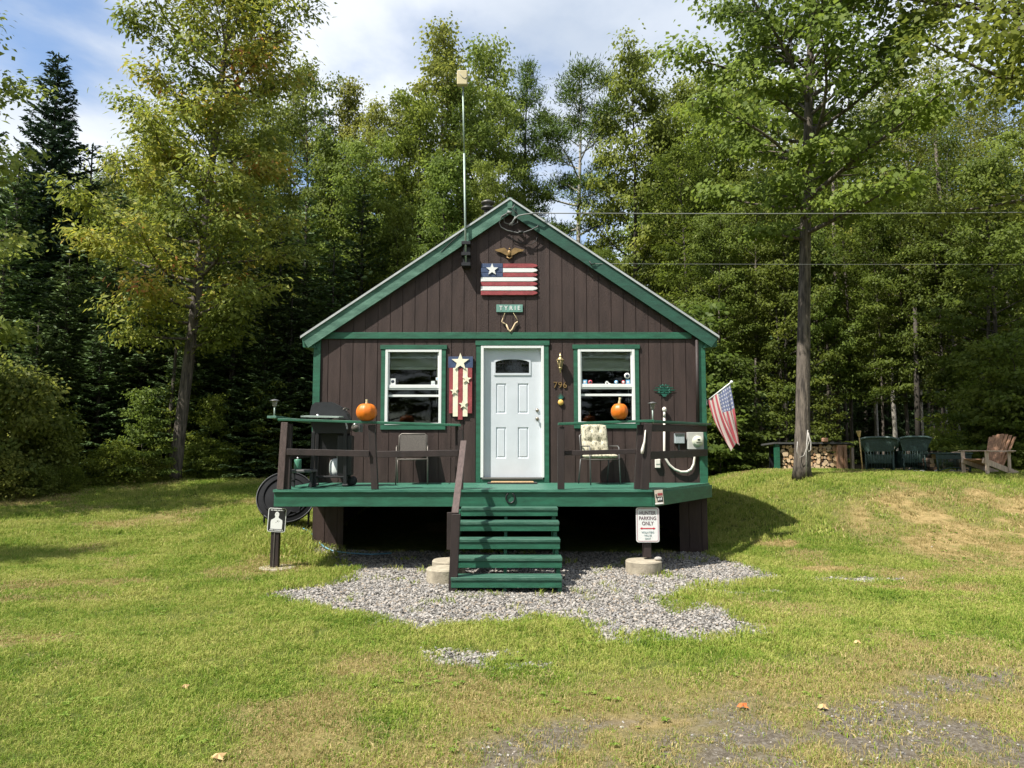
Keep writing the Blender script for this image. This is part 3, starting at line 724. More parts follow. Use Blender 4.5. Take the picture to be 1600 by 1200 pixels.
# caps
def bar(nm, A, B, w, h, m, up=(0, 0, 1)):
    b = MB(); b.beam(A, B, w, h, .004, up); return b.build(nm, M[m], deck)
yc = YD + .05
bar('rail_cap', at(436, 655.5, yc), at(720, 664.5, yc), .14, .036, 'green')
bar('rail_cap', at(872, 662.5, yc), at(1021, 657.5, yc), .14, .036, 'green')
bar('rail_cap', at(427, 655, yc - .0) + Vector((0, -.08, .03)), Vector((DXL + .04, YW - .04, at(430, 656, yc).z + .02)), .14, .036, 'greenw')
cR0 = at(1012, 657, yc + .02) + Vector((0, 0, -.01)); cR1 = Vector((at(1106, 662, YW - .1).x, YW - .08, at(1106, 663, YW - .1).z))
bar('rail_cap', cR0 + Vector((.05, .12, .0)), cR1, .15, .036, 'green')
bar('side_rail', cR0 + Vector((.02, .05, -.10)), cR1 + Vector((-.03, 0, -.08)), .036, .11, 'brown2')
bar('middle_rail', at(448, 706, yc - .07), at(577, 709, yc - .07), .036, .095, 'brown2')
bar('middle_rail', at(589, 710, yc - .07) , at(716, 708, yc - .07), .036, .095, 'brown2')
bar('middle_rail', at(881, 708, yc + .06), at(1001, 705, yc + .06), .036, .07, 'brown2')
bar('middle_rail', cR0 + Vector((.02, .05, -.52)), cR1 + Vector((-.03, 0, -.50)), .036, .12, 'brown2')
bar('middle_rail', Vector((DXL + .04, YD + .1, at(448, 714, yc).z)), Vector((DXL + .04, YW - .04, at(448, 712, yc).z)), .036, .095, 'brown2')
# under the house: dark lattice strip at the right skirt
# ---- stairs
st = thing('stairs', 'five open green wooden steps with brown handrail on the left', 'stairs', (-.04, 9.9, 0))
rise = (ZD - 0.155) / 5; 
tz = [at(800, p, y_).z for p, y_ in ((793.5, 10.82), (815.5, 10.5), (843, 10.17), (872, 9.84), (902.5, 9.52))]
ty = [10.82, 10.5, 10.17, 9.84, 9.52]
tx = [(720, 872), (717, 874), (714.5, 875.5), (711, 878.5), (705, 878)]
for k in range(5):
    x0 = at(tx[k][0], 800, ty[k]).x; x1 = at(tx[k][1], 800, ty[k]).x; z = tz[k]; y = ty[k]
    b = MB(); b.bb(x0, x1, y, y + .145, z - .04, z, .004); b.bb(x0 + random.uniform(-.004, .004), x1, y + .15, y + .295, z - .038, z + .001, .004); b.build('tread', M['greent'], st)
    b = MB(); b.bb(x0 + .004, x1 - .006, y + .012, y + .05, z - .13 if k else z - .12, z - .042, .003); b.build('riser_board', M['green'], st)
for px0, px1, nm in ((714, 727, 0), (789, 796, 1), (864, 871, 2)):
    xa = (px0 - 801) / 108.; w = .07 if nm == 1 else .09
    b = MB(); pts = []
    for k in range(5):
        pts += [(ty[k] + .055, tz[k] - .0425), (ty[k] + .33, tz[k] - .0425)] if k == 0 else []
    prof = [(ty[0] + .32, tz[0] - .043)]
    for k in range(5):
        prof += [(ty[k] + .052, tz[k] - .0435)]
        if k < 4: prof += [(ty[k] + .052, tz[k + 1] - .0435)]
    prof += [(ty[4] + .052, -.03), (ty[4] + .25, -.03), (ty[0] + .32, tz[0] - .38)]
    b.poly3([(xa, p[0], p[1]) for p in prof], (w * .6, 0, 0)); b.build('stringer', M['green'], st)
# legs (brown) under bottom step
A = at(714, 690, YD - .0); Bp = at(713, 800, 9.55)
b = MB(); b.beam(at(724.5, 690, YD - .03), at(711, 803, 9.6), .09, .045, .004, (0, 0, 1)); b.build('handrail', M['brownw'], st)
b = MB(); b.beam(Vector((at(707, 930, 9.55).x, 9.58, -.03)), at(713, 803, 9.6), .11, .09, .004, (0, -1, 0)); b.build('handrail_post', M['brown2'], st)
for fx0 in (at(788, 920, 9.6).x, .60):
    b = MB(); b.bb(fx0, fx0 + .04, 9.6, 9.64, -.03, tz[4] - .14); b.build('foot_post', M['brown2'], st)
# horseshoe
hs = at(797.5, 778, YD - .012); b = MB()
pts = [hs + Vector((.065 * math.sin(a), 0, -.075 * math.cos(a) - (0.0))) for a in [R(d) for d in range(-155, 156, 14)]]
b.tube(pts, .012, 8); o = b.build('horseshoe', M['black'], None); tagp(o, 'black horseshoe nailed to the deck edge above the stairs', 'horseshoe')
# tiny no trespassing notice on the right deck edge
ns = thing('warning_notice', 'small tilted warning notice at the right front deck corner', 'sign', at(1030, 778, YD - .02))
c_ = at(1030, 777, YD - .03); b = MB(); Rn = Euler((0, R(-5), R(0)))
b.box(c_, (.125, .006, .215), Rn, .002); b.build('plate', mat('notice_board', (.45, .40, .33), .6, .15, 20), ns)
b = MB(); b.box(c_ + Vector((.012, -.005, .045)), (.075, .003, .035), Rn); b.build('red_band', M['redp'], ns)
b = MB(); b.box(c_ + Vector((.012, -.005, -.028)), (.082, .003, .075), Rn); b.box(c_ + Vector((-.045, -.005, .02)), (.014, .003, .06), Rn); b.build('dark_panel', M['black'], ns)
b = MB(); b.box(c_ + Vector((-.004, -.005, -.09)), (.115, .003, .02), Rn)
for k in range(3): b.box(c_ + Vector((-.012 + .022 * k, -.0075, -.028 + .004 * k)), (.012, .002, .035), Rn)
b.build('lettering', M['white'], ns)
# hunter parking sign on the support post
hsn = thing('parking_sign', 'white metal hunter parking only sign with red double arrow', 'sign', at(1012, 848, YD + .05))
yS = YD + .05; c_ = at(1012, 820, yS); w_, h_ = .345, .515
b = MB(); b.prism(rrect(c_.x, c_.z, w_, h_, .035), yS, yS + .006); b.build('plate', M['white'], hsn)
def ring(cx, cz, w, h, r, t, y, nm, m, par):
    b = MB(); o = rrect(cx, cz, w, h, r); i = rrect(cx, cz, w - 2 * t, h - 2 * t, r - t)
    n = len(o)
    for k in range(n): b.prism([o[k], o[(k + 1) % n], i[(k + 1) % n], i[k]], y - .002, y - .0005)
    return b.build(nm, m, par)
ring(c_.x, c_.z, w_ - .028, h_ - .028, .03, .006, yS, 'border', mat('sign_border', (.35, .10, .14), .5, .1), hsn)
M['mutedink'] = mat('sign_ink', (.10, .04, .06), .5, .2, 30)
M['paleink'] = mat('pale_ink', (.28, .36, .36), .5, .3, 30)
for s_, zo, sz_, mm_ in (('HUNTER', .173, .076, 'mutedink'), ('PARKING', .095, .076, 'mutedink'), ('ONLY', .019, .078, 'mutedink'), ('VIOLATERS', -.113, .038, 'paleink'), ('WILL BE', -.158, .038, 'paleink'), ('SHOT', -.206, .040, 'paleink')):
    text('lettering', s_, sz_, (c_.x, yS - .002, c_.z + zo), M[mm_], hsn, .0008, None, .82 if len(s_) < 9 else 1.0, .0008)
b = MB(); q = .0
ar = -.026
b.prism([(c_.x - .115, c_.z - 0.053), (c_.x - .085, c_.z - 0.035), (c_.x - .085, c_.z - 0.046), (c_.x + .085, c_.z - 0.046), (c_.x + .085, c_.z - 0.035), (c_.x + .115, c_.z - 0.053), (c_.x + .085, c_.z - 0.071), (c_.x + .085, c_.z - 0.060), (c_.x - .085, c_.z - 0.060), (c_.x - .085, c_.z - 0.071)], yS - .003, yS - .001); b.build('arrow', M['redsign'], hsn)
# target sign at left
g0 = ground(430, 889)
ts = thing('target_sign', 'black sign with white shooting target figure on a short brown post', 'sign', g0)
Yt = g0.y
b = MB(); b.beam(Vector((at(429, 888, Yt).x, Yt, g0.z)), Vector((at(432, 808, Yt).x, Yt, at(432, 808, Yt).z)), .125, .09, .005, (0, -1, 0)); b.build('post', M['brown2'], ts)
b = MB(); b.beam(Vector((at(428, 886, Yt).x, Yt - .05, g0.z + .03)), Vector((at(431, 826, Yt).x, Yt - .05, at(432, 828, Yt).z)), .014, .01, .001, (0, -1, 0)); b.build('strip', M['chairl'], ts)
c_ = at(432.5, 812.5, Yt - .06); yS = Yt - .062
def tl_(pts, cx, cz, an):
    ca, sa = math.cos(an), math.sin(an); return [(cx + (x - cx) * ca + (z - cz) * sa, cz - (x - cx) * sa + (z - cz) * ca) for x, z in pts]
an = R(3)
b = MB(); b.prism(tl_(rrect(c_.x, c_.z, .275, .36, .03), c_.x, c_.z, an), yS, yS + .006); b.build('plate', M['white'], ts)
b = MB(); b.prism(tl_(rrect(c_.x, c_.z, .255, .34, .022), c_.x, c_.z, an), yS - .002, yS - .0005); b.build('black_field', M['black'], ts)
sh = [(-.088, -.135), (-.09, -.03), (-.085, 0), (-.045, .022), (-.028, .035), (-.026, .055), (-.034, .075), (-.03, .105), (-.012, .125), (.012, .125), (.03, .105), (.034, .075), (.026, .055), (.028, .035), (.045, .022), (.085, 0), (.09, -.03), (.088, -.135)]
b = MB(); b.prism(tl_([(c_.x + x, c_.z + z) for x, z in sh], c_.x, c_.z, an), yS - .0035, yS - .002); b.build('figure', M['white'], ts)
b = MB()
for x, z, r in ((.0, .092, .006), (.012, -.02, .006), (.022, -.012, .005), (.03, -.03, .004), (-.01, -.034, .005), (.04, -.018, .004), (.008, -.008, .004)):
    b.lathe((c_.x + x, yS - .0035, c_.z + z), [(r, 0), (r, .001)], 8, (0, -1, 0))
b.build('bullet_hole', M['greyp'], ts)
b = MB(); rr = random.Random(3)
for zz, x_, x1_ in ((.148, -.10, .06), (.148, .075, .10), (-.152, -.10, .10)):
    x = x_
    while x < x1_:
        w = rr.uniform(.006, .012); b.prism(tl_([(c_.x + x, c_.z + zz - .007), (c_.x + x + w, c_.z + zz - .007), (c_.x + x + w, c_.z + zz + .007), (c_.x + x, c_.z + zz + .007)], c_.x, c_.z, an), yS - .0035, yS - .002); x += w + (.003 if rr.random() > .2 else .010)
b.build('lettering', M['white'], ts)
o = MB().lathe((g0.x + .02, g0.y + .03, g0.z - .05), [(.27, 0), (.275, .065), (.26, .075), (0, .077)], 40, smooth=False).build('stone_disc', M['concrete'], None); tagp(o, 'flat round concrete disc in the grass under the target sign', 'footing')

# ---- things on the deck
def pumpkin(name, label, x, y, z, r, sq, stemdir, mt_=None):
    t = thing('pumpkin', label, 'pumpkin', (x, y, z), 'pumpkins on the deck rail')
    b = MB(); n, mrow = 40, 16; rings = []
    for j in range(mrow + 1):
        ph = PI * j / mrow; rr_ = r * math.sin(ph) ** .85; zz = z + r * sq * (1 - math.cos(ph)) * .98
        dip = .10 * r * math.exp(-(math.sin(ph) / .35) ** 2)
        zz += dip * (1 if j < mrow / 2 else -1)
        rings.append([b.bm.verts.new((x + math.cos(2 * PI * k / n) * max(rr_, 1e-3) * (1 - .07 * abs(math.cos(PI * k * 10 / n))** .0 * (abs(math.cos(5 * 2 * PI * k / n)) ** 4 > .9)), y + math.sin(2 * PI * k / n) * max(rr_, 1e-3), zz)) for k in range(n)])
    for a, c in zip(rings, rings[1:]):
        for k in range(n): f = b.bm.faces.new((a[k], a[(k + 1) % n], c[(k + 1) % n], c[k])); f.smooth = True
    for rg in rings:
        for k, v in enumerate(rg):
            a = 2 * PI * k / n; rad = Vector((v.co.x - x, v.co.y - y, 0)); v.co -= rad * .07 * (1 - abs(math.sin(a * 5 + .4))) ** 2 
    b.build('body', M['orange'], t)
    b = MB(); tz_ = z + 2 * r * sq * .93; sd = Vector(stemdir)
    b.tube([(x, y, tz_ - .03), Vector((x, y, tz_ + .02)) + sd * .2, Vector((x, y, tz_ + .05)) + sd * .6, Vector((x, y, tz_ + .075)) + sd], [.03, .02, .016, .02], 8); b.build('stem', M['stem'], t)
pc = at(572.5, 659, yc); pumpkin('pumpkin', 'round orange pumpkin on the rail left of the left window', pc.x, yc, pc.z - .0, .157, .93, (.0, 0, -.01))
pc = at(968, 656.5, yc); pumpkin('pumpkin', 'taller orange pumpkin with long stem on the rail before the right window', pc.x, yc, pc.z, .13, 1.02, (.012, 0, .02))
# solar stake lights
def solar(label, px, pyb, pyt, Y):
    p0, p1 = at(px, pyb, Y), at(px, pyt, Y)
    t = thing('solar_light', label, 'lamp', p0, 'solar stake lights on the railings')
    H = p1.z - p0.z
    b = MB(); b.tube([p0, (p0.x, Y, p1.z - .10)], .011, 8); b.build('stake', M['galv'], t)
    b = MB(); b.lathe((p0.x, Y, p1.z - .11), [(.018, 0), (.03, .012), (.044, .085), (0, .086)], 8, smooth=False); b.build('lamp_glass', mat('lens', (.2, .2, .19), .2, .2), t)
    b = MB(); b.lathe((p0.x, Y, p1.z - .025), [(.072, 0), (.072, .006), (.04, .02), (.015, .027), (0, .03)], 14); b.build('cap', M['chairm'], t)
    return t
solar('slim solar light at the left end of the railing', 428.5, 655, 624, YD + .0)
solar('solar light with dark cap at the right railing corner', 1020, 662, 628, YD + .02)
# slim pale stick at right post
o = MB().tube([at(1008.5, 672, YD - .04), at(1007, 690, YD - .04), at(1004, 703, YD - .04), at(1003, 709, YD - .04)], [.008, .015, .026, .02], 8).build('hanging_float', M['pvc'], None); tagp(o, 'slim pale wooden float hanging on the right railing post', 'decoration')
# doormat
o = thing('doormat', 'coarse tan doormat with dark border in front of the door', 'doormat', (0, YW - .3, ZD))
xa, xb = at(762, 756, YW - .2).x, at(839, 756, YW - .2).x
b = MB(); b.bb(xa, xb, YW - .5, YW - .06, ZD + .003, ZD + .02, .004); b.build('border', M['rubber'], o)
b = MB(); b.bb(xa + .06, xb - .06, YW - .46, YW - .09, ZD + .0205, ZD + .034, .004); b.build('pile', M['rug'], o)

def patio_chair(name, label, cushion):
    t = thing('patio_chair', label, 'chair', (0, 0, 0), 'patio chairs on the deck')
    L = 'chairl' if not cushion else 'chairm'
    w, d, sh_, bh = .52, .5, .42, .86
    for s in (-1, 1):
        for fr_ in (0, 1):
            b = MB(); y0_ = -d / 2 if fr_ == 0 else d / 2
            x = s * w / 2
            if fr_ == 0: pts = [(x * 1.02, y0_ - .03, 0), (x, y0_, sh_), (x, y0_ + .01, .62), (x, y0_ + .06, .645), (x, d / 2 - .04, .645)]
            else: pts = [(x * 1.02, y0_ + .08, 0), (x, y0_ - .02, sh_)]
            b.tube(pts, .011, 8); b.build('leg', M[L], t)
    b = MB(); zc = [(-w / 2 + .02, d / 2 - .02, sh_), (-w / 2 + .02, d / 2 + .08, bh - .03), (-w / 2 + .06, d / 2 + .085, bh), (w / 2 - .06, d / 2 + .085, bh), (w / 2 - .02, d / 2 + .08, bh - .03), (w / 2 - .02, d / 2 - .02, sh_)]
    b.tube(zc, .014, 8); b.build('back_frame', M[L], t)
    b = MB(); b.box((0, d / 2 + .03, (sh_ + bh) / 2 + .04), (w - .07, .01, bh - sh_ - .10), Euler((R(-14), 0, 0))); b.build('backrest', M['mesh'], t)
    b = MB(); b.bb(-w / 2 + .01, w / 2 - .01, -d / 2, d / 2, sh_ - .004, sh_ + .008, .003); b.tube([(-w / 2, -d / 2, sh_), (w / 2, -d / 2, sh_)], .011, 8); b.tube([(-w / 2, d / 2 - .02, sh_), (w / 2, d / 2 - .02, sh_)], .011, 8); b.build('seat', M['mesh'], t)
    if cushion:
        def pad(nm, cx, cy, cz, W_, H_, T, tilt):
            nx_, nz_ = 26, 26; V = []; 
            for side in (0, 1):
                for j in range(nz_ + 1):
                    for i in range(nx_ + 1):
                        u, v = i / nx_ * 2 - 1, j / nz_ * 2 - 1
                        e = (max(0, 1 - abs(u) ** 6) * max(0, 1 - abs(v) ** 6)) ** .4
                        tuft = 0
                        for tu, tv in ((-.33, .0), (.33, .0), (-.33, -.66), (.33, -.66), (-.33, .66), (.33, .66)) if nm == 'back_cushion' else ((0, 0),):
                            tuft += math.exp(-(((u - tu) / .13) ** 2 + ((v - tv) / .16) ** 2))
                        band = math.exp(-(v / .07) ** 2) * .45 if nm == 'back_cushion' else 0
                        th = T * e * (1 - .6 * min(1, tuft + band)) + .004
                        cr_ = 1 - .10 * max(0, abs(v) - .6) * abs(u)
                        V.append((u * W_ / 2 * cr_, -th if side == 0 else th * .6, v * H_ / 2 * (1 - .12 * max(0, abs(u) - .55))))
            Fc = []; S = (nx_ + 1) * (nz_ + 1)
            for j in range(nz_):
                for i in range(nx_):
                    a = j * (nx_ + 1) + i; Fc.append((a, a + 1, a + nx_ + 2, a + nx_ + 1)); Fc.append((S + a, S + a + nx_ + 1, S + a + nx_ + 2, S + a + 1))
            rim = [i for i in range(nx_ + 1)] + [(j) * (nx_ + 1) + nx_ for j in range(1, nz_ + 1)] + [nz_ * (nx_ + 1) + i for i in range(nx_ - 1, -1, -1)] + [j * (nx_ + 1) for j in range(nz_ - 1, 0, -1)]
            for k in range(len(rim)): a, c = rim[k], rim[(k + 1) % len(rim)]; Fc.append((a, S + a, S + c, c))
            me = bpy.data.meshes.new(nm); E = Euler((R(tilt), 0, 0)).to_matrix()
            me.from_pydata([E @ Vector(v) + Vector((cx, cy, cz)) for v in V], [], Fc)
            for p in me.polygons: p.use_smooth = True
            link(nm, me, M['cush'], t)
        pad('back_cushion', 0, d / 2 - .03, sh_ + .31, w - .04, .60, .065, -12)
        pad('seat_cushion', 0, -.02, sh_ + .06, w - .02, .48, .05, 90)
    return t
c1 = patio_chair('patio_chair', 'bare brown mesh patio chair under the left window', False)
p = at(645, 748, YW - .42); c1.location = (p.x, YW - .50, ZD + .003); c1.rotation_euler.z = R(6)
c2 = patio_chair('patio_chair', 'patio chair with leaf print cushions under the right window', True)
p = at(937, 748, YW - .55); c2.location = (p.x, YW - .55, ZD + .003); c2.rotation_euler.z = R(14)

# ---- grill
gr = thing('gas_grill', 'black gas grill with side shelf at the left end of the deck', 'grill', (0, 0, 0))
G = M['blackp']; GB = M['black']
b = MB()   # lid profile in XZ, seen from its side: depth direction along X
prof = [(-.33, .98), (-.335, 1.08), (-.31, 1.19), (-.25, 1.235), (.02, 1.24), (.17, 1.17), (.27, 1.07), (.31, .98), (.12, .99), (.03, 1.02), (-.06, .985), (-.16, .975)]
b.prism(prof, -.02, .34); b.build('lid', G, gr)
b = MB(); b.tube([(.245, -.03, 1.15), (.245, .35, 1.15)], .014, 8); b.tube([(.20, .0, 1.12), (.245, 0, 1.15)], .01, 6); b.tube([(.20, .32, 1.12), (.245, .32, 1.15)], .01, 6); b.build('handle', M['chairl'], gr)
b = MB(); b.lathe((-.2, -.03, 1.03), [(.03, 0), (.03, .008), (.012, .014), (0, .015)], 14, (0, -1, 0)); b.build('hinge', M['steel'], gr)
b = MB(); b.prism([(-.33, .965), (.33, .965), (.28, .78), (-.26, .78)], -.02, .34); b.build('firebox', GB, gr)
b = MB(); b.poly3([(-.42, -.30, 1.005), (.20, -.30, .995), (.24, -.035, 1.01), (-.38, -.035, 1.02)], (0, 0, .02)); b.build('side_shelf', M['galv'], gr)
b = MB(); b.poly3([(.33, -.06, .95), (.50, -.06, .90), (.50, .30, .90), (.33, .30, .95)], (0, 0, .02)); b.bb(.49, .505, -.06, .30, .80, .91); b.build('control_panel', M['greyp'], gr)
b = MB(); b.sphere((.44, .0, .86), .085, 12, (1, 1, .75)); b.build('burner_basket', M['mesh'], gr)
for x in (-.27, .26):
    for y in (0, .32):
        b = MB(); b.beam((x * 1.05, y, .0 if y == 0 or x < 0 else .1), (x, y, .8), .055, .05, .004, (0, -1, 0)); b.bb(x * 1.05 - .05, x * 1.05 + .05, y - .03, y + .03, 0, .04, .01); b.build('leg', GB, gr)
b = MB(); b.bb(-.28, .28, .0, .33, .13, .155, .004); b.bb(-.24, .24, .33, .35, .45, .78); b.build('bottom_shelf', GB, gr)
for y in (.22, .38):
    b = MB(); b.lathe((.34, y - .02, .07), [(.03, 0), (.07, .004), (.07, .03), (.03, .034)], 18, (0, 1, 0)); b.build('wheel', M['rubber'], gr)
b = MB(); b.bb(.13, .36, .02, .30, .16, .75, .01); b.build('side_panel', GB, gr)
b = MB(); b.beam((.27, -.06, .96), (.31, -.1, .84), .03, .01); b.tube([(.40, -.12, .88), (.46, -.12, .93)], .014, 6); b.build('tool', M['steel'], gr)
p = at(516, 757, YD + .85); gr.location = (p.x, YD + .75, ZD + .003); gr.rotation_euler.z = R(3); gr.scale = (.95, 1, 1.09)
# propane tank
p = at(523, 740, YD + .8)
tk = thing('propane_tank', 'white propane tank standing under the gas grill', 'tank', (p.x, YD + 1.0, ZD + .003 + .15))
z0 = ZD + .15
b = MB(); b.lathe((p.x, YD + 1.0, z0), [(.10, 0), (.10, .02), (.125, .04), (.135, .09), (.135, .2), (.12, .26), (.07, .295), (0, .30)], 22); b.build('cylinder', M['tank'], tk)
b = MB(); b.lathe((p.x, YD + 1.0, z0 + .28), [(.02, 0), (.02, .05), (.035, .055), (.035, .08), (0, .081)], 10); b.tube([(p.x + .06, YD + 1.0, z0 + .28), (p.x + .05, YD + .99, z0 + .39), (p.x, YD + .98, z0 + .41), (p.x - .04, YD + .98, z0 + .37)], .012, 7); b.build('valve', M['white'], tk)
p = at(465, 738, YD + .6)
cn = thing('fuel_can', 'small green fuel canister on the grill shelf by the left railing', 'canister', (p.x, YD + .6, ZD + .28))
b = MB(); b.lathe((p.x, YD + .6, ZD + .285), [(.055, 0), (.058, .01), (.058, .14), (.05, .155), (0, .157)], 16); b.build('can', mat('can_green', (.06, .2, .13), .4, .1), cn)
b = MB(); b.tube([(p.x, YD + .6, ZD + .44), (p.x, YD + .6, ZD + .47)], .02, 8); b.build('nozzle', M['steel'], cn)
sb_ = thing('storage_bench', 'low grey plastic bench behind the left railing holding a fuel can', 'bench', (p.x, YD + .6, ZD))
b = MB(); b.bb(p.x - .12, p.x + .26, YD + .42, YD + .8, ZD + .235, ZD + .28, .01); b.build('top', M['greyp'], sb_)
for sx in (-.1, .24):
    b = MB(); b.beam((p.x + sx, YD + .5, ZD + .003), (p.x + sx, YD + .5, ZD + .234), .04, .04, .004, (0, -1, 0)); b.beam((p.x + sx, YD + .74, ZD + .003), (p.x + sx, YD + .74, ZD + .234), .04, .04, .004, (0, -1, 0)); b.tube([(p.x + sx, YD + .5, ZD + .1), (p.x + sx, YD + .74, ZD + .1)], .012, 6); b.build('leg', M['blackp'], sb_)
# black folding table leaning on the deck's left end
tb = thing('folding_table', 'round black folding table tipped on edge beside the deck', 'table', at(446, 805, 14.3))
ctr = at(447, 776, 14.3); ax = Vector((.22, -1, .62)).normalized()
b = MB(); b.lathe(ctr, [(.0, 0), (.50, 0), (.515, .014), (.53, .014), (.545, .02), (.545, .05), (.53, .062), (.0, .062)], 48, -ax); tp_ = b.build('tabletop', M['tabletop'], tb)
b = MB(); x_ = ax.orthogonal().normalized(); y_ = ax.cross(x_)
b.tube([ctr + ax * .005 + (x_ * math.cos(a) + y_ * math.sin(a)) * .54 for a in [2 * PI * k / 48 for k in range(49)]], .012, 6); b.build('rim', M['blackp'], tb)
b = MB(); b.tube([ctr + ax * .01 + (x_ * math.cos(a) + y_ * math.sin(a)) * .42 for a in [2 * PI * k / 40 for k in range(41)]], .018, 6)
for a in (.9, 1.5, 3.9):
    b.tube([ctr + ax * .01 + (x_ * math.cos(a) + y_ * math.sin(a)) * .42, ctr + ax * .03 + (x_ * math.cos(a + .2) + y_ * math.sin(a + .2)) * .34, ctr + ax * .01 + (x_ * math.cos(a + .4) + y_ * math.sin(a + .4)) * .42], .02, 6)
b.build('rib', M['tabletop'], tb)
for px_, yy in ((413, 14.2), (482, 14.3), (455, 14.6)):
    A = at(px_, 790, yy); gzz = gz(A.x, yy); b = MB(); b.tube([(A.x, yy, gzz - .01), (A.x, yy + .05, A.z)], .022, 8); b.build('leg', M['blackp'], tb)
# blue hose
pts = []
for px_, py_ in ((455, 822), (470, 826), (485, 833), (497, 848), (507, 857), (520, 863), (545, 866), (580, 868), (612, 866)):
    q = ground(px_, py_); q.z = gz(q.x, q.y) + .02; pts.append(q)
o = MB().tube(pts, .012, 6).build('garden_hose', M['hose'], None); tagp(o, 'thin blue garden hose lying along the cabin base', 'hose')
# ================================================================== GROUND
rng = np.random.default_rng(11)
def vnoise(x, y, s, seed=0):
    """smooth value noise in 0..1"""
    x = np.asarray(x, float) * s + 37.1 * seed; y = np.asarray(y, float) * s - 11.7 * seed
    xi, yi = np.floor(x), np.floor(y); fx, fy = x - xi, y - yi
    fx = fx * fx * (3 - 2 * fx); fy = fy * fy * (3 - 2 * fy)
    def h(a, b):
        v = np.sin(a * 127.1 + b * 311.7 + seed * 74.7) * 43758.5453; return v - np.floor(v)
    return (h(xi, yi) * (1 - fx) + h(xi + 1, yi) * fx) * (1 - fy) + (h(xi, yi + 1) * (1 - fx) + h(xi + 1, yi + 1) * fx) * fy
def fbm(x, y, s, seed=0, o=4):
    t = 0; a = .5; n = 0
    for k in range(o): t = t + a * vnoise(x, y, s * 2 ** k, seed + k); n += a; a *= .55
    return t / n
def G2(px, py): g = ground(px, py); return (g.x, g.y)
def inpoly(x, y, poly):
    x = np.asarray(x, float); y = np.asarray(y, float); r = np.zeros(x.shape, bool); n = len(poly)
    for i in range(n):
        x0, y0 = poly[i]; x1, y1 = poly[(i + 1) % n]
        c = ((y0 > y) != (y1 > y)) & (x < (x1 - x0) * (y - y0) / (y1 - y0 + 1e-12) + x0); r ^= c
    return r
def segdist(x, y, poly):
    d = np.full(np.shape(x), 1e9); n = len(poly)
    for i in range(n):
        x0, y0 = poly[i]; x1, y1 = poly[(i + 1) % n]; L2 = (x1 - x0) ** 2 + (y1 - y0) ** 2 + 1e-12
        t = np.clip(((x - x0) * (x1 - x0) + (y - y0) * (y1 - y0)) / L2, 0, 1)
        d = np.minimum(d, np.hypot(x - x0 - t * (x1 - x0), y - y0 - t * (y1 - y0)))
    return d
GRAV = [G2(*p) for p in ((405, 931), (470, 918), (530, 911), (550, 900), (556, 890), (520, 878), (505, 868))] + [(-3.4, 12.3), (-3.5, 13.2), (3.55, 13.2)] + \
       [G2(*p) for p in ((1112, 868), (1160, 880), (1230, 904), (1110, 916), (1062, 928), (1045, 945), (1052, 958), (1105, 942), (1130, 952), (1175, 990), (1050, 994), (940, 996), (925, 975), (840, 966), (760, 976), (690, 974), (640, 982), (600, 967), (540, 955), (480, 942))]
PATCH = [(G2(745, 1028), (.50, .26)), (G2(1335, 905), (.75, .25)), (G2(1265, 905), (.7, .12)), (G2(1110, 925), (.5, .14)), (G2(690, 1018), (.25, .12)), (G2(820, 1040), (.25, .1)), (G2(1010, 1002), (.7, .1)), (G2(1200, 925), (.3, .1))]
def signed(poly, x, y): d = segdist(x, y, poly); return np.where(inpoly(x, y, poly), d, -d)
def gravel_mask(x, y):
    s = signed(GRAV, x, y) + (fbm(x, y, 3.5, 3) - .5) * .42
    s = s + (fbm(x, y, 11, 13, 3) - .5) * .16
    m = sst(-.24, .14, s - .02)
    for (c, r) in PATCH:
        q = 1 - np.hypot((x - c[0]) / r[0], (y - c[1]) / r[1]) + (fbm(x, y, 6, 5) - .5) * 1.3
        m = np.maximum(m, sst(-.1, .5, q) * .8)
    return m
ROAD = [G2(*p) for p in ((560, 1215), (700, 1175), (830, 1120), (980, 1092), (1130, 1092), (1260, 1085), (1360, 1045), (1480, 1035), (1640, 1040), (1700, 1230))]
def road_mask(x, y):
    s = signed(ROAD, x, y) + (fbm(x, y, 1.2, 9) - .5) * 1.0
    return sst(-.15, .45, s) * sst(.40, .68, fbm(x, y, 2.6, 21, 5) + .07)
def dry_mask(x, y):
    hill = sst(.5, 1, np.exp(-(((x - 9.4) / 3.4) ** 2 + ((y - 13.6) / 2.7) ** 2)) * 1.6) * .8
    spots = sst(.56, .74, fbm(x, y, .8, 31, 4)) * .6
    for (px, py, rx, ry, a) in ((1290, 890, .7, .3, 1), (125, 1040, .35, .12, .9), (610, 1095, .22, .07, .9), (1210, 850, .5, .4, .8), (1000, 1130, .6, .2, .5), (1450, 920, 1.2, .3, .7)):
        c = G2(px, py); hill = np.maximum(hill, a * sst(.2, .7, 1.2 - np.hypot((x - c[0]) / rx, (y - c[1]) / ry) + (fbm(x, y, 4, 8) - .5)))
    road = sst(-.9, .2, signed(ROAD, x, y)) * .55
    fringe = .6 * sst(-.25, 0, signed(GRAV, x, y)) * sst(.5, .6, fbm(x, y, 2, 12))
    return np.clip(np.maximum(np.maximum(np.maximum(hill * (.25 + 1.5 * sst(.3, .7, fbm(x, y, 1.9, 14))), spots), road), fringe), 0, 1)
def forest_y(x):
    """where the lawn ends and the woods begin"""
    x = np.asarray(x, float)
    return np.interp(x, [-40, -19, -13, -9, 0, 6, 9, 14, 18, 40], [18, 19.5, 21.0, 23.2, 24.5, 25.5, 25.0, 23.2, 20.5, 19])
def wood_mask(x, y): return sst(-.5, .7, y - forest_y(x) + (fbm(x, y, .8, 17) - .5) * 1.6)

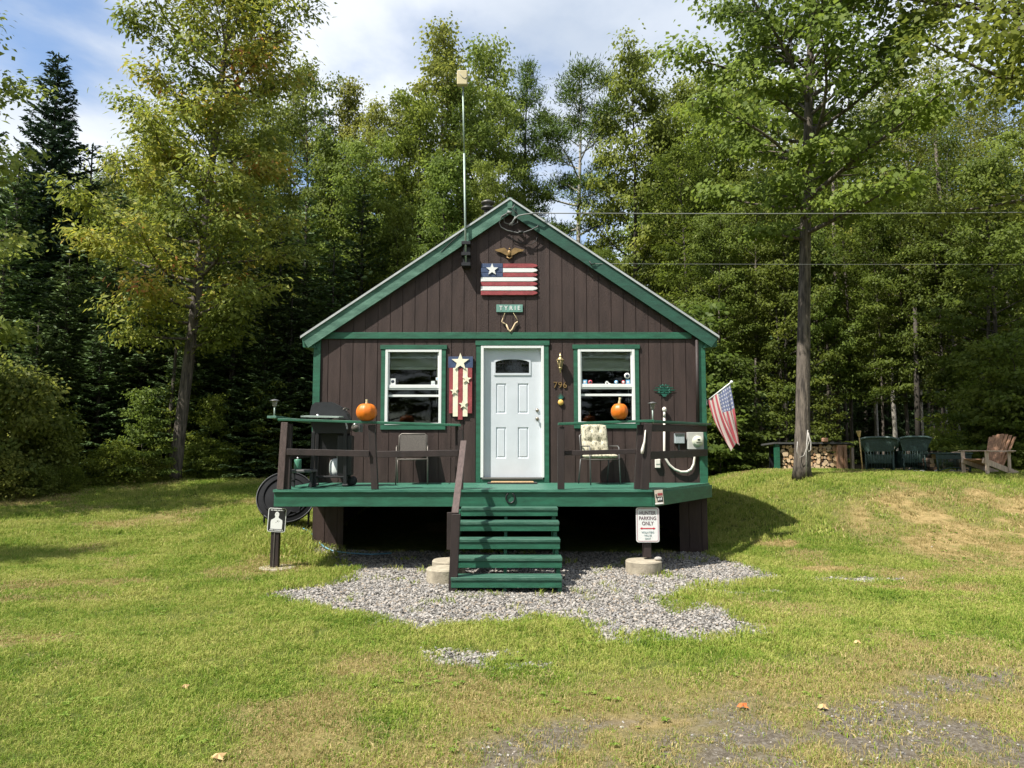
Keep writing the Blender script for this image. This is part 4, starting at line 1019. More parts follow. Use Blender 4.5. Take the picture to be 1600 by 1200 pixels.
xs_ = np.concatenate([[-900, -400, -200, -120, -80, -60, -45, -35, -28, -23], np.arange(-19, -7, .35), np.arange(-7, 10.5, .09), np.arange(10.5, 20, .3), [20.5, 23, 28, 35, 45, 60, 80, 120, 200, 400, 900]])
ys_ = np.concatenate([[-300, -80, -30, -10, -3, 0, 1.5], np.arange(2.5, 14.5, .09), np.arange(14.5, 27, .25), [27.5, 29, 32, 36, 42, 50, 60, 80, 120, 200, 400, 900, 1500]])
XX, YY = np.meshgrid(xs_, ys_)
ZZ = gh(XX, YY)
gmask, rmask, dmask, wmask = gravel_mask(XX, YY), road_mask(XX, YY), dry_mask(XX, YY), wood_mask(XX, YY)
ZZ = ZZ - .012 * gmask + .012 * (vnoise(XX, YY, 5, 4) - .5) * (np.abs(XX) < 20)
V = np.stack([XX, YY, ZZ], -1).reshape(-1, 3)
nx, ny = len(xs_), len(ys_)
ii = (np.arange(ny - 1)[:, None] * nx + np.arange(nx - 1)[None]).ravel()
me = mesh_np('ground', V, np.stack([ii, ii + 1, ii + nx + 1, ii + nx], -1))
for nm, a in (('gravel', gmask), ('road', rmask), ('dry', dmask), ('wood', wmask)):
    at_ = me.attributes.new(nm, 'FLOAT', 'POINT'); at_.data.foreach_set('value', a.astype(np.float32).ravel())
me.polygons.foreach_set('use_smooth', np.ones(len(me.polygons), bool))

class NB:
    """tiny node builder"""
    def __init__(s, m): s.m = m; s.N, s.L = nt(m)
    def n(s, t, **k):
        x = s.N.new(t)
        for a, b in k.items(): setattr(x, a, b)
        return x
    def attr(s, nm, ty='GEOMETRY', out='Fac'):
        a = s.n('ShaderNodeAttribute', attribute_name=nm, attribute_type=ty); return a.outputs[out]
    def noise(s, sc, det=6, vec=None, rough=.6, out='Fac'):
        a = s.n('ShaderNodeTexNoise'); a.inputs['Scale'].default_value = sc; a.inputs['Detail'].default_value = det; a.inputs['Roughness'].default_value = rough
        if vec is not None: s.L.new(vec, a.inputs['Vector'])
        return a.outputs[out]
    def ramp(s, f, stops):
        r = s.n('ShaderNodeValToRGB'); e = r.color_ramp.elements
        while len(e) < len(stops): e.new(.5)
        for k, (p, c) in enumerate(stops): e[k].position = p; e[k].color = (*c, 1)
        s.L.new(f, r.inputs[0]); return r.outputs[0]
    def mix(s, f, a, b, blend='MIX'):
        x = s.n('ShaderNodeMix', data_type='RGBA', blend_type=blend)
        for sock, v in ((x.inputs[0], f), (x.inputs[6], a), (x.inputs[7], b)):
            if isinstance(v, (int, float)): sock.default_value = v
            elif isinstance(v, tuple): sock.default_value = (*v, 1)
            else: s.L.new(v, sock)
        return x.outputs[2]
    def math(s, op, a, b=0, clamp=False):
        x = s.n('ShaderNodeMath', operation=op, use_clamp=clamp)
        for k, v in enumerate((a, b)):
            if isinstance(v, (int, float)): x.inputs[k].default_value = v
            else: s.L.new(v, x.inputs[k])
        return x.outputs[0]
def ground_mat():
    m = bpy.data.materials.new('lawn_ground'); q = NB(m); b = q.N['Principled BSDF']
    geo = q.n('ShaderNodeNewGeometry').outputs['Position']
    grass = q.ramp(q.noise(9, 8, geo), [(.3, (.045, .065, .014)), (.55, (.09, .11, .025)), (.75, (.16, .15, .05))])
    dry = q.ramp(q.noise(14, 8, geo), [(.3, (.20, .15, .065)), (.7, (.38, .28, .13))])
    c = q.mix(q.attr('dry'), grass, dry)
    dirt = q.ramp(q.noise(30, 8, geo, .75), [(.3, (.05, .042, .03)), (.5, (.13, .11, .085)), (.7, (.25, .23, .20))])
    c = q.mix(q.attr('road'), c, dirt)
    grav = q.ramp(q.noise(45, 6, geo, .8), [(.3, (.05, .045, .04)), (.6, (.2, .19, .18))])
    c = q.mix(q.attr('gravel'), c, grav)
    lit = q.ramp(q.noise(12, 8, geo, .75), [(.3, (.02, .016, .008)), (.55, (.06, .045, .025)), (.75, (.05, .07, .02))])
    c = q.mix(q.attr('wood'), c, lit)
    q.L.new(c, b.inputs['Base Color']); b.inputs['Roughness'].default_value = .95; b.inputs['Specular IOR Level'].default_value = .1
    bp = q.n('ShaderNodeBump'); bp.inputs['Strength'].default_value = .7; bp.inputs['Distance'].default_value = .03
    q.L.new(q.noise(55, 6, geo, .7), bp.inputs['Height']); q.L.new(bp.outputs[0], b.inputs['Normal'])
    return m
g_ = link('ground', me, ground_mat()); g_['kind'] = 'structure'

# ------------------------------------------------------------------ scattering by geometry nodes (points mesh -> instances)
def scatter(name, pts, scl, rotz, attrs, sources, label=None, tilt=None):
    me = bpy.data.meshes.new(name); me.vertices.add(len(pts)); me.vertices.foreach_set('co', np.asarray(pts, np.float32).ravel())
    def put(nm, a, ty='FLOAT'):
        t = me.attributes.new(nm, ty, 'POINT'); t.data.foreach_set('value' if ty != 'FLOAT_VECTOR' else 'vector', np.asarray(a, np.int32 if ty == 'INT' else np.float32).ravel())
    put('scl', scl); rot = np.zeros((len(pts), 3)); rot[:, 2] = rotz
    if tilt is not None: rot[:, :2] = tilt
    put('rot', rot, 'FLOAT_VECTOR'); put('idx', rng.integers(0, len(sources), len(pts)), 'INT')
    for k, v in attrs.items(): put(k, v)
    o = bpy.data.objects.new(name, me); COL.objects.link(o)
    col = bpy.data.collections.new(name + '_sources')
    for s_ in sources: col.objects.link(s_)
    ng = bpy.data.node_groups.new(name, 'GeometryNodeTree')
    ng.interface.new_socket('Geometry', in_out='INPUT', socket_type='NodeSocketGeometry'); ng.interface.new_socket('Geometry', in_out='OUTPUT', socket_type='NodeSocketGeometry')
    N, L = ng.nodes, ng.links
    gi, go = N.new('NodeGroupInput'), N.new('NodeGroupOutput'); io = N.new('GeometryNodeInstanceOnPoints'); ci = N.new('GeometryNodeCollectionInfo')
    ci.inputs['Collection'].default_value = col; ci.inputs['Separate Children'].default_value = True; ci.inputs['Reset Children'].default_value = True
    def na(nm, ty):
        a = N.new('GeometryNodeInputNamedAttribute'); a.data_type = ty; a.inputs[0].default_value = nm; return a.outputs[0]
    L.new(gi.outputs[0], io.inputs['Points']); L.new(ci.outputs[0], io.inputs['Instance']); io.inputs['Pick Instance'].default_value = True
    L.new(na('idx', 'INT'), io.inputs['Instance Index']); L.new(na('scl', 'FLOAT'), io.inputs['Scale'])
    e2r = N.new('FunctionNodeEulerToRotation'); L.new(na('rot', 'FLOAT_VECTOR'), e2r.inputs[0]); L.new(e2r.outputs[0], io.inputs['Rotation'])
    L.new(io.outputs[0], go.inputs[0])
    md = o.modifiers.new('scatter', 'NODES'); md.node_group = ng
    o['kind'] = 'stuff'
    return o
def blade_mesh(name, nb, rad, hmin, hmax, w, seed, bend=.6, flat=0):
    r = np.random.default_rng(seed); V, Fc = [], []
    for k in range(nb):
        a, d = r.uniform(0, 2 * PI), rad * math.sqrt(r.random()); x, y = d * math.cos(a), d * math.sin(a)
        h = r.uniform(hmin, hmax); la = r.uniform(0, 2 * PI); ln = h * bend * r.uniform(.2, 1.3); ww = w * r.uniform(.7, 1.3); pa = r.uniform(0, PI)
        px, py = math.cos(pa) * ww / 2, math.sin(pa) * ww / 2; lx, ly = math.cos(la) * ln, math.sin(la) * ln
        i = len(V)
        V += [(x - px, y - py, -.01), (x + px, y + py, -.01), (x + px * .8 + lx * .35, y + py * .8 + ly * .35, h * .6), (x - px * .8 + lx * .35, y - py * .8 + ly * .35, h * .6), (x + lx, y + ly, h * (1 - .25 * bend))]
        Fc += [(i, i + 1, i + 2, i + 3), (i + 3, i + 2, i + 4)]
    me = bpy.data.meshes.new(name); me.from_pydata(V, [], Fc); return me
def leafy_shader(name, cols, attr_ty='INSTANCER', trans=.35, rough=.55, spec=.25):
    """cols: list of (pos, color) picked by random + 'dry' attribute"""
    m = bpy.data.materials.new(name); q = NB(m); b = q.N['Principled BSDF']
    geo = q.n('ShaderNodeNewGeometry')
    pos = geo.outputs['Position']; rnd = geo.outputs['Random Per Island']
    big = q.noise(.9, 5, pos); fine = q.noise(9, 4, pos)
    f = q.math('ADD', q.math('MULTIPLY', q.math('ADD', big, -.06), .75), q.math('ADD', q.math('MULTIPLY', q.math('ADD', fine, -.12), .45), q.math('MULTIPLY', rnd, .28)))
    green = q.ramp(f, cols)
    dry = q.ramp(q.math('ADD', q.math('MULTIPLY', rnd, .8), q.math('MULTIPLY', fine, .3)), [(.1, (.16, .15, .045)), (.5, (.34, .26, .10)), (.9, (.55, .44, .22))])
    d = q.math('GREATER_THAN', q.math('ADD', q.attr('dry', attr_ty), q.math('MULTIPLY', q.math('SUBTRACT', rnd, .5), .7)), .5)
    c = q.mix(q.math('MULTIPLY', d, .9), green, dry)
    q.L.new(c, b.inputs['Base Color']); b.inputs['Roughness'].default_value = rough; b.inputs['Specular IOR Level'].default_value = spec
    t = q.n('ShaderNodeBsdfTranslucent'); q.L.new(c, t.inputs[0]); mx = q.n('ShaderNodeMixShader'); mx.inputs[0].default_value = trans
    q.L.new(b.outputs[0], mx.inputs[1]); q.L.new(t.outputs[0], mx.inputs[2]); q.L.new(mx.outputs[0], q.N['Material Output'].inputs[0])
    return m
GM = leafy_shader('grass_blades', [(.35, (.06, .135, .014)), (.47, (.15, .25, .028)), (.59, (.26, .34, .048)), (.78, (.44, .43, .13))])
def src(me, mt):
    o = bpy.data.objects.new(me.name, me); me.materials.append(mt); return o
tufts = [src(blade_mesh('grass_tuft', 30, .075, .018, .05, .0042, s, .9), GM) for s in range(5)]
tufts += [src(blade_mesh('clover_tuft', 26, .07, .012, .03, .011, 77, 1.4), GM)]
def sample(n, x0, x1, y0, y1): return rng.uniform(x0, x1, n), rng.uniform(y0, y1, n)
px_, py_, ps_ = [], [], []
for (y0, y1, dens, sc) in ((3.2, 6, 430, 1.0), (6, 9, 300, 1.15), (9, 13.5, 210, 1.35), (13.5, 19, 110, 1.7), (19, 27, 60, 2.1)):
    w = .72 * y1 + .8; n = int(2 * w * (y1 - y0) * dens); x, y = sample(n, -w, w, y0, y1)
    keep = np.abs(x) < .72 * y + .8; x, y = x[keep], y[keep]
    px_.append(x); py_.append(y); ps_.append(np.full(len(x), sc))
x, y, sc = map(np.concatenate, (px_, py_, ps_))
gm_, rm_, dm_, wm_ = gravel_mask(x, y), road_mask(x, y), dry_mask(x, y), wood_mask(x, y)
inside = (x > XL - .02) & (x < XR + .02) & (y > YW - .02) & (y < YB)
p_ = np.clip(1 - gm_ * 1.02, .012, 1) * (1 - rm_ * .62) * (1 - wm_ * .9) * (1 - .25 * dm_)
clump = .55 + .9 * vnoise(x, y, 3.1, 41)
keep = (rng.random(len(x)) < p_ * np.clip(clump, 0, 1)) & ~inside
x, y, sc, dm_, gm_ = x[keep], y[keep], sc[keep], dm_[keep], gm_[keep]
lush = np.exp(-(np.maximum(0, -signed(GRAV, x, y)) / .5) ** 2) * (y < 12.9)
hs_ = sc * rng.uniform(.7, 1.3, len(x)) * (.75 + .6 * fbm(x, y, 1.3, 51)) * (1 + .45 * lush) * (1 - .3 * dm_)
bump_ = np.exp(-(((x + 4.0) / .9) ** 2 + ((y - 12.6) / 1.1) ** 2)); hs_ *= 1 + .5 * bump_
gr_ = scatter('grass', np.stack([x, y, gh(x, y) - .004], -1), hs_, rng.uniform(0, 6.28, len(x)), {'dry': np.clip(dm_ * (1 - .5 * lush) + .13 - .35 * lush, 0, 1)}, tufts)
tagp(gr_, 'short patchy lawn grass, green and dry', 'grass')
# broad leaved weeds and clover here and there
def weed_mesh(name, seed):
    r = np.random.default_rng(seed); V, Fc = [], []
    for k in range(11):
        a = 2 * PI * k / 11 + r.uniform(-.3, .3); L_ = r.uniform(.03, .065); w_ = L_ * .42; zt_ = r.uniform(.008, .03); c, s = math.cos(a), math.sin(a); i = len(V)
        V += [(0, 0, 0), (c * L_ * .5 - s * w_ / 2, s * L_ * .5 + c * w_ / 2, zt_), (c * L_, s * L_, zt_ * .7), (c * L_ * .5 + s * w_ / 2, s * L_ * .5 - c * w_ / 2, zt_)]
        Fc.append((i, i + 1, i + 2, i + 3))
    me = bpy.data.meshes.new(name); me.from_pydata(V, [], Fc); return me
WM_ = leafy_shader('weed_leaves', [(.3, (.09, .17, .02)), (.6, (.17, .27, .035)), (.85, (.26, .33, .06))])
wx2, wy2 = sample(9000, -9, 11, 3.4, 14); cl = fbm(wx2, wy2, 1.6, 91); k_ = (cl > .62) & (road_mask(wx2, wy2) < .2) & (gravel_mask(wx2, wy2) < .6) & (np.abs(wx2) < .72 * wy2 + .6) & ~((np.abs(wx2) < 3.5) & (wy2 > 13)); wx2, wy2 = wx2[k_], wy2[k_]
wd = scatter('weeds', np.stack([wx2, wy2, gh(wx2, wy2) + .012], -1), rng.uniform(.35, .8, len(wx2)), rng.uniform(0, 6.28, len(wx2)), {'dry': np.zeros(len(wx2))}, [src(weed_mesh('weed_tuft', s), WM_) for s in (1, 2, 3)])
tagp(wd, 'low broad leaved weeds and clover in the lawn', 'weeds')
# pebbles
def pebble(name, seed, fl):
    r = np.random.default_rng(seed); b = bmesh.new(); bmesh.ops.create_icosphere(b, subdivisions=1, radius=1)
    for v in b.verts: v.co = Vector((v.co.x * r.uniform(.75, 1.2), v.co.y * r.uniform(.6, .95), v.co.z * fl * r.uniform(.8, 1.2)))
    me = bpy.data.meshes.new(name); b.to_mesh(me); b.free(); return me
def pebble_mat():
    m = bpy.data.materials.new('gravel_stone'); q = NB(m); b = q.N['Principled BSDF']
    oi = q.n('ShaderNodeObjectInfo').outputs['Random']
    c = q.ramp(oi, [(0, (.05, .045, .04)), (.2, (.18, .17, .155)), (.45, (.32, .30, .28)), (.7, (.46, .43, .395)), (.84, (.31, .24, .17)), (.93, (.50, .47, .43)), (1, (.20, .20, .21))])
    c = q.mix(.35, c, q.ramp(q.noise(30, 5), [(.35, (.15, .15, .15)), (.7, (.6, .6, .6))]), 'MULTIPLY')
    c = q.mix(.0, c, (1, 1, 1)); q.L.new(c, b.inputs['Base Color']); b.inputs['Roughness'].default_value = .85
    return m
PM = pebble_mat()
peb = [src(pebble('pebble', s, f), PM) for s, f in ((1, .6), (2, .45), (3, .7), (4, .55), (5, .35))]
X0, X1, Y0, Y1 = -4.3, 6.6, 5.9, 13.2
n = int((X1 - X0) * (Y1 - Y0) * 3300); x, y = sample(n, X0, X1, Y0, Y1)
k_ = rng.random(n) < gravel_mask(x, y) * np.where(y < 11.9, 1, .45); x, y = x[k_], y[k_]
s_ = rng.gamma(3.6, .0031, len(x)).clip(.005, .028); z_ = gh(x, y) - .012 + s_ * .25 + rng.uniform(0, .010, len(x))
n = 60000; x2, y2 = sample(n, -2.5, 7, 3.3, 7.4); x3, y3 = sample(3000, -4, 9, 7, 13)
k2 = rng.random(n) < road_mask(x2, y2) ** 2 * .30 * sst(.40, .64, fbm(x2, y2, 2.6, 71)); x2, y2 = x2[k2], y2[k2]
s2 = rng.gamma(4, .0017, len(x2)).clip(.003, .016)
k3 = rng.random(3000) < gravel_mask(x3, y3) * .3 + .01; x3, y3 = x3[k3], y3[k3]; s3 = rng.uniform(.008, .02, len(x3))
xa, ya, sa = np.concatenate([x, x2, x3]), np.concatenate([y, y2, y3]), np.concatenate([s_, s2, s3])
za = np.concatenate([z_, gh(x2, y2) + s2 * .1, gh(x3, y3) + .004])
gv = scatter('gravel', np.stack([xa, ya, za], -1), sa, rng.uniform(0, 6.28, len(xa)), {}, peb, tilt=rng.uniform(-.5, .5, (len(xa), 2)))
tagp(gv, 'loose grey and tan gravel round the steps and drive', 'gravel')
# fallen leaves: a few one can point at
def fallen(px, py, r, m, label):
    g = ground(px, py); b = MB(); n = 10
    pts = [g + Vector((r * math.cos(2 * PI * k / n) * (1 if k % 2 else .55), r * math.sin(2 * PI * k / n) * (1 if k % 2 else .55), .025 + .012 * math.sin(k * 2))) for k in range(n)]
    vs = [b.bm.verts.new(p) for p in pts]; c = b.bm.verts.new(g + Vector((0, 0, .045)))
    for k in range(n): b.bm.faces.new((vs[k], vs[(k + 1) % n], c))
    tagp(b.build('fallen_leaf', M[m]), label, 'leaf')
fallen(1161, 1109, .045, 'fallen', 'orange fallen leaf lying on the bare drive')
fallen(1286, 1111, .04, 'fallen2', 'tan fallen leaf on the drive right of the orange one')
fallen(341, 1190, .05, 'fallen2', 'tan fallen leaf at the lower left edge of the lawn')
fallen(289, 1079, .035, 'fallen2', 'tiny tan leaf on the left lawn')
fallen(1340, 1008, .04, 'fallen2', 'pale fallen leaf on the right lawn')
g = ground(1345, 905)
o = MB().sphere((g.x, g.y, g.z - .02), .12, 12, (1.5, .6, .22)).build('flat_stone', M['stone'], None); tagp(o, 'flat pale stone sunk in the lawn right of the gravel', 'stone')
g = ground(32, 775); t = thing('rock_pile', 'low reddish stone at the edge of the left woods', 'rock', g)
b = MB(); b.sphere((g.x, g.y, g.z), .28, 10, (1.6, .8, .6)); b.build('stone', M['rock'], t)
b = MB(); b.sphere((g.x - .3, g.y - .2, g.z - .05), .2, 8, (1.8, .8, .5)); b.build('stone', M['rock'], t)

# ================================================================== YARD FURNITURE (right mound)
def place(o, px, Y, rz, dz=0):
    x = at(px, 735, Y).x; o.location = (x, Y, gz(x, Y) + dz); o.rotation_euler.z = rz
# wood shed
YS = 22.0
sl = at(1212, 735, YS).x; sr = at(1318, 735, YS).x; zg = gz((sl + sr) / 2, YS) - .02
zt2 = at(1260, 691, YS).z
sh = thing('wood_shed', 'low open woodshed with flat dark roof behind the big maple', 'shed', ((sl + sr) / 2, YS, zg))
b = MB(); b.bb(sl - .0, sl + .13, YS - .02, YS + .12, zg, zt2 - .04); b.build('side_panel', M['green'], sh)
b = MB(); b.bb(sr - .18, sr - .02, YS - .05, YS + .05, zg, zt2 - .08); b.bb(sr, sr + .08, YS - .1, YS - .02, zg, zt2 - .08); b.build('post', M['cedar'], sh)
b = MB(); xx = at(1329, 735, YS + 1).x; b.bb(xx, xx + .08, YS + .9, YS + 1, zg, zt2 - .15); b.build('post', M['cedarg'], sh)
b = MB(); b.poly3([(sl - .06, YS - .06, zt2 - .05), (sr + .2, YS - .06, zt2 - .05), (xx + .15, YS + 1.05, zt2 - .1), (sl - .06, YS + 1.05, zt2 - .1)], (0, 0, .05)); b.build('roof', M['asphalt'], sh)
b = MB(); b.bb(sl + .13, sr - .18, YS, YS + .9, zg + .04, zg + .10); b.bb(sl + .13, sr - .1, YS + .88, YS + .92, zg, zt2 - .12); b.build('rack', M['black'], sh)
o = MB().bb(at(1287, 690, YS).x - .08, at(1287, 690, YS).x + .08, YS - .15, YS - .02, zt2 + .005, zt2 + .13, .02).build('wood_chunk', M['cedar'], None); tagp(o, 'short wood chunk lying on the woodshed roof', 'firewood')
LOGM = bpy.data.materials.new('split_wood'); q = NB(LOGM)
c = q.ramp(q.n('ShaderNodeObjectInfo').outputs['Random'], [(0, (.40, .22, .11)), (.35, (.68, .44, .24)), (.7, (.85, .62, .38)), (1, (.6, .45, .30))])
c = q.mix(.5, c, q.ramp(q.noise(4, 5), [(.3, (.4, .4, .4)), (.65, (1, 1, 1))]), 'MULTIPLY')
q.L.new(c, q.N['Principled BSDF'].inputs['Base Color']); q.N['Principled BSDF'].inputs['Roughness'].default_value = .85
def log_mesh(seed):
    r = random.Random(seed); b = MB(); n = 7; k3 = seed % 3
    ang = sorted(r.uniform(0, 2 * PI) for _ in range(n)) if k3 == 0 else [2 * PI * k / n for k in range(n)]
    if k3 == 0: pts = [(-.5, -.35), (.5, -.4), (.35, .3), (.0, .5), (-.4, .3)]
    elif k3 == 1: pts = [(-.5, -.1), (.1, -.5), (.5, -.1), (.3, .4), (-.3, .45)]
    else: pts = [(.5 * math.cos(a) * r.uniform(.85, 1), .5 * math.sin(a) * r.uniform(.85, 1)) for a in ang]
    V0 = [b.bm.verts.new((x, 0, z)) for x, z in pts]; V1 = [b.bm.verts.new((x * .95, .5 / .1, z * .95)) for x, z in pts]
    b.bm.faces.new(V0).material_index = 0; b.bm.faces.new(V1[::-1]).material_index = 0
    for k in range(len(pts)): b.bm.faces.new((V0[k], V1[k], V1[(k + 1) % len(pts)], V0[(k + 1) % len(pts)])).material_index = 1
    o = b.build('firewood_log', [LOGM, M['logside']], None); return o
lp = [log_mesh(s) for s in range(6)]; used_l = [0] * 6
rr = random.Random(5); z = zg + .10; row = 0
while z < zt2 - .13:
    x = sl + .20 + rr.uniform(0, .05)
    while x < sr - .22:
        s = rr.choice((.075, .10, .13, .165)) * rr.uniform(.9, 1.1)
        k = rr.randrange(6)
        if used_l[k]: o = lp[k].copy(); COL.objects.link(o)
        else: o = lp[k]; used_l[k] = 1
        o.location = (x + s / 2, YS + rr.uniform(.02, .12), z + .05 + rr.uniform(-.03, .03)); o.scale = (s * 1.02, .12, s * 1.05); o.rotation_euler = (0, rr.uniform(0, 6.28), 0)
        tagp(o, 'split firewood log end in the stack under the woodshed roof', 'firewood', 'firewood stacked in the woodshed'); x += s * .98
    z += .102; row += 1
for k in range(6):
    if not used_l[k]: bpy.data.objects.remove(lp[k])
# tiki torch
YT = 18.6
A, B_ = at(1348.5, 738, YT), at(1342.5, 682, YT)
tk = thing('garden_torch', 'slim bamboo garden torch leaning left of the wicker chairs', 'torch', A)
b = MB(); b.tube([A + Vector((0, 0, -.1)), B_], .016, 8); b.build('pole', M['bamboo'], tk)
b = MB(); d = (B_ - A).normalized(); b.lathe(B_ - d * .02, [(.018, 0), (.03, .02), (.055, .13), (.06, .16), (.05, .165), (0, .166)], 12, d); b.build('cup', M['bamboo'], tk)
# wicker chairs
M['wicker2'] = mat('wicker_edge', (.06, .10, .09), .4, .3, 40, .3, 60)
def wicker_chair(label, wide=.62, hi=.98):
    t = thing('wicker_chair', label, 'chair', (0, 0, 0), 'green wicker chairs by the fire pit')
    w = wide / 2; m = M['wicker']
    # chair faces +Y (away), back panel at y=0 flared to the top
    b = MB(); nu_, nv_ = 16, 12
    for (z0, z1, den) in ((.30, .52, 1), (.52, .60, 0), (.60, hi - .03, 2)):
        if den == 0: continue
        def P(u, v):
            zz = z0 + (z1 - z0) * v; fl_ = 1 + .42 * max(0, (zz - .55)) / (hi - .55)
            return Vector((u * w * fl_, -.10 * (zz - .3) - .12 * (1 - u * u) * -1 + .12 * abs(u) ** 3 - .12, zz))
        vs = [[b.bm.verts.new(P(i / nu_ * 2 - 1, j / nv_)) for i in range(nu_ + 1)] for j in range(nv_ + 1)]
        for j in range(nv_):
            for i in range(nu_): b.bm.faces.new((vs[j][i], vs[j][i + 1], vs[j + 1][i + 1], vs[j + 1][i]))
    ob = b.build('backrest', m, t); sm = ob.modifiers.new('s', 'SOLIDIFY'); sm.thickness = .025
    def P2(u, zz):
        fl_ = 1 + .42 * max(0, (zz - .55)) / (hi - .55); return Vector((u * w * fl_, -.10 * (zz - .3) + .12 * (1 - u * u) + .12 * abs(u) ** 3 - .12, zz))
    b = MB(); b.tube([P2(-1 + 2 * k / 16, hi - .02 - .05 * abs(-1 + 2 * k / 16) ** 4) + Vector((0, -.02, 0)) for k in range(17)], .03, 8)
    b.tube([P2(-1, hi - .06), Vector((-w * 1.25, .1, .70)), Vector((-w * 1.15, .28, .62)), Vector((-w * 1.1, .5, .60)), Vector((-w * 1.05, .56, .5))], .028, 8)
    b.tube([P2(1, hi - .06), Vector((w * 1.25, .1, .70)), Vector((w * 1.15, .28, .62)), Vector((w * 1.1, .5, .60)), Vector((w * 1.05, .56, .5))], .028, 8); b.build('arm_roll', M['wicker2'], t)
    b = MB()
    for k in range(11): u = -1 + 2 * k / 10; b.tube([P2(u, .14), P2(u, .6)], .008, 5)
    b.build('spindle', M['wicker2'], t)
    b = MB(); b.bb(-w, w, -.02, .55, .38, .42, .01); b.build('seat', m, t)
    b = MB(); b.bb(-w * 1.1, -w * 1.06, .02, .55, .16, .60); b.bb(w * 1.06, w * 1.1, .02, .55, .16, .60); b.bb(-w, w, .55, .57, .16, .38); b.build('skirt', m, t)
    for sx in (-1, 1):
        for yy in (-.03, .54):
            b = MB(); b.tube([(sx * w, yy, 0), (sx * w, yy, .42)], .022, 8); b.build('leg', m, t)
    b = MB(); b.tube([(-w + 2 * w * k / 10, -.03, .06 + .10 * math.sin(PI * k / 10)) for k in range(11)], .014, 6); b.build('apron_arch', m, t)
    return t
a_ = wicker_chair('green wicker armchair turned sideways just right of the garden torch'); place(a_, 1375, 19.0, R(-28), -.06)
a_ = wicker_chair('green wicker armchair seen straight from behind beside the log pile'); place(a_, 1430, 19.0, R(3), -.04)
# wicker loveseat/table
t = thing('wicker_table', 'low green wicker table between two small log piles', 'table', (0, 0, 0)); m = M['wicker']
b = MB(); b.bb(-.44, .44, -.3, .3, .50, .53, .01); b.tube([(-.45, -.31, .52), (.45, -.31, .52)], .022, 8); b.build('tabletop', m, t)
b = MB()
for k in range(23): u = -.38 + .76 * k / 22; b.tube([(u, -.28, .14 + .06 * math.sin(PI * k / 22)), (u * 1.06, -.29, .40)], .008, 5)
b.prism([(-.42, .38), (.42, .38), (.44, .5), (-.44, .5)], -.30, -.27); b.tube([(-.38 + .76 * k / 12, -.285, .10 + .07 * math.sin(PI * k / 12)) for k in range(13)], .014, 6); b.build('apron', m, t)
for sx in (-1, 1):
    for yy in (-.27, .27): b = MB(); b.tube([(sx * .39, yy, 0), (sx * .42, yy, .5)], .024, 8); b.build('leg', m, t)
place(t, 1481, 18.6, 0, -.03)
# split logs by the fire pit
def splits(px, Y, lab, n):
    for k in range(n):
        o = lp[k % 6].copy() if used_l[k % 6] else lp[0].copy(); COL.objects.link(o)
        x = at(px, 735, Y).x + rr.uniform(-.08, .08); s = .16
        o.location = (x, Y + rr.uniform(-.1, .1), gz(x, Y) + .08 + .115 * (k // 1)); o.scale = (s, .09, s * .8); o.rotation_euler = (R(rr.uniform(-8, 8)), rr.uniform(0, 6), R(rr.uniform(-18, 18)))
        tagp(o, lab, 'firewood', 'firewood beside the fire pit ' + ('left' if px < 1480 else 'right'))
splits(1459, 18.7, 'short split log in the small pile between wicker chair and table', 4)
splits(1505, 18.7, 'short split log in the small pile between table and wooden chair', 4)
for k, (px, r_) in enumerate(((1443, .07), (1467, .08), (1490, .07), (1500, .06), (1432, .06))):
    x = at(px, 735, 18.4).x; o = MB().sphere((x, 18.45, gz(x, 18.45) + .04), r_, 8, (1.3, 1, .8)).build('fire_ring_stone', M['stone'], None); tagp(o, 'rounded pale stone of the fire ring in front of the wicker seats', 'stone', 'fire ring stones')
# adirondack chair (faces -X in its own frame)
t = thing('adirondack_chair', 'weathered cedar adirondack chair with fan back at the right edge', 'chair', (0, 0, 0))
for k in range(7):
    u = (k - 3) / 3; h_ = .98 - .07 * u * u; b = MB()
    b.beam(Vector((.10, u * .20, .22)), Vector((.42, u * .31, h_)), .085, .02, .004, (0, 0, 1)); b.build('back_slat', M['cedar'], t)
for k in range(5):
    xx = -.50 + k * .13; b = MB(); b.box((xx, 0, .37 - k * .035), (.105, .52, .02), Euler((0, R(14), 0)), .003); b.build('seat_slat', M['cedar'], t)
for s in (-1, 1):
    b = MB(); b.beam((-.58, s * .27, .36), (.52, s * .25, .03), .03, .13, .004); b.build('side_rail', M['cedarg'], t)
    b = MB(); b.beam((-.50, s * .31, 0), (-.50, s * .31, .56), .10, .03, .004, (0, 1, 0)); b.build('leg', M['cedarg'], t)
    b = MB(); b.box((-.12, s * .34, .575), (.86, .13, .022), None, .004); b.build('armrest', M['cedarg'], t)
    b = MB(); b.beam((.22, s * .29, 0.1), (.22, s * .29, .56), .08, .03, .004, (0, 1, 0)); b.build('rear_leg', M['cedarg'], t)
b = MB(); b.bb(-.03 + .26, .03 + .26, -.36, .36, .54, .562, .003); b.build('back_brace', M['cedarg'], t)
place(t, 1549, 17.6, R(18), -.02)
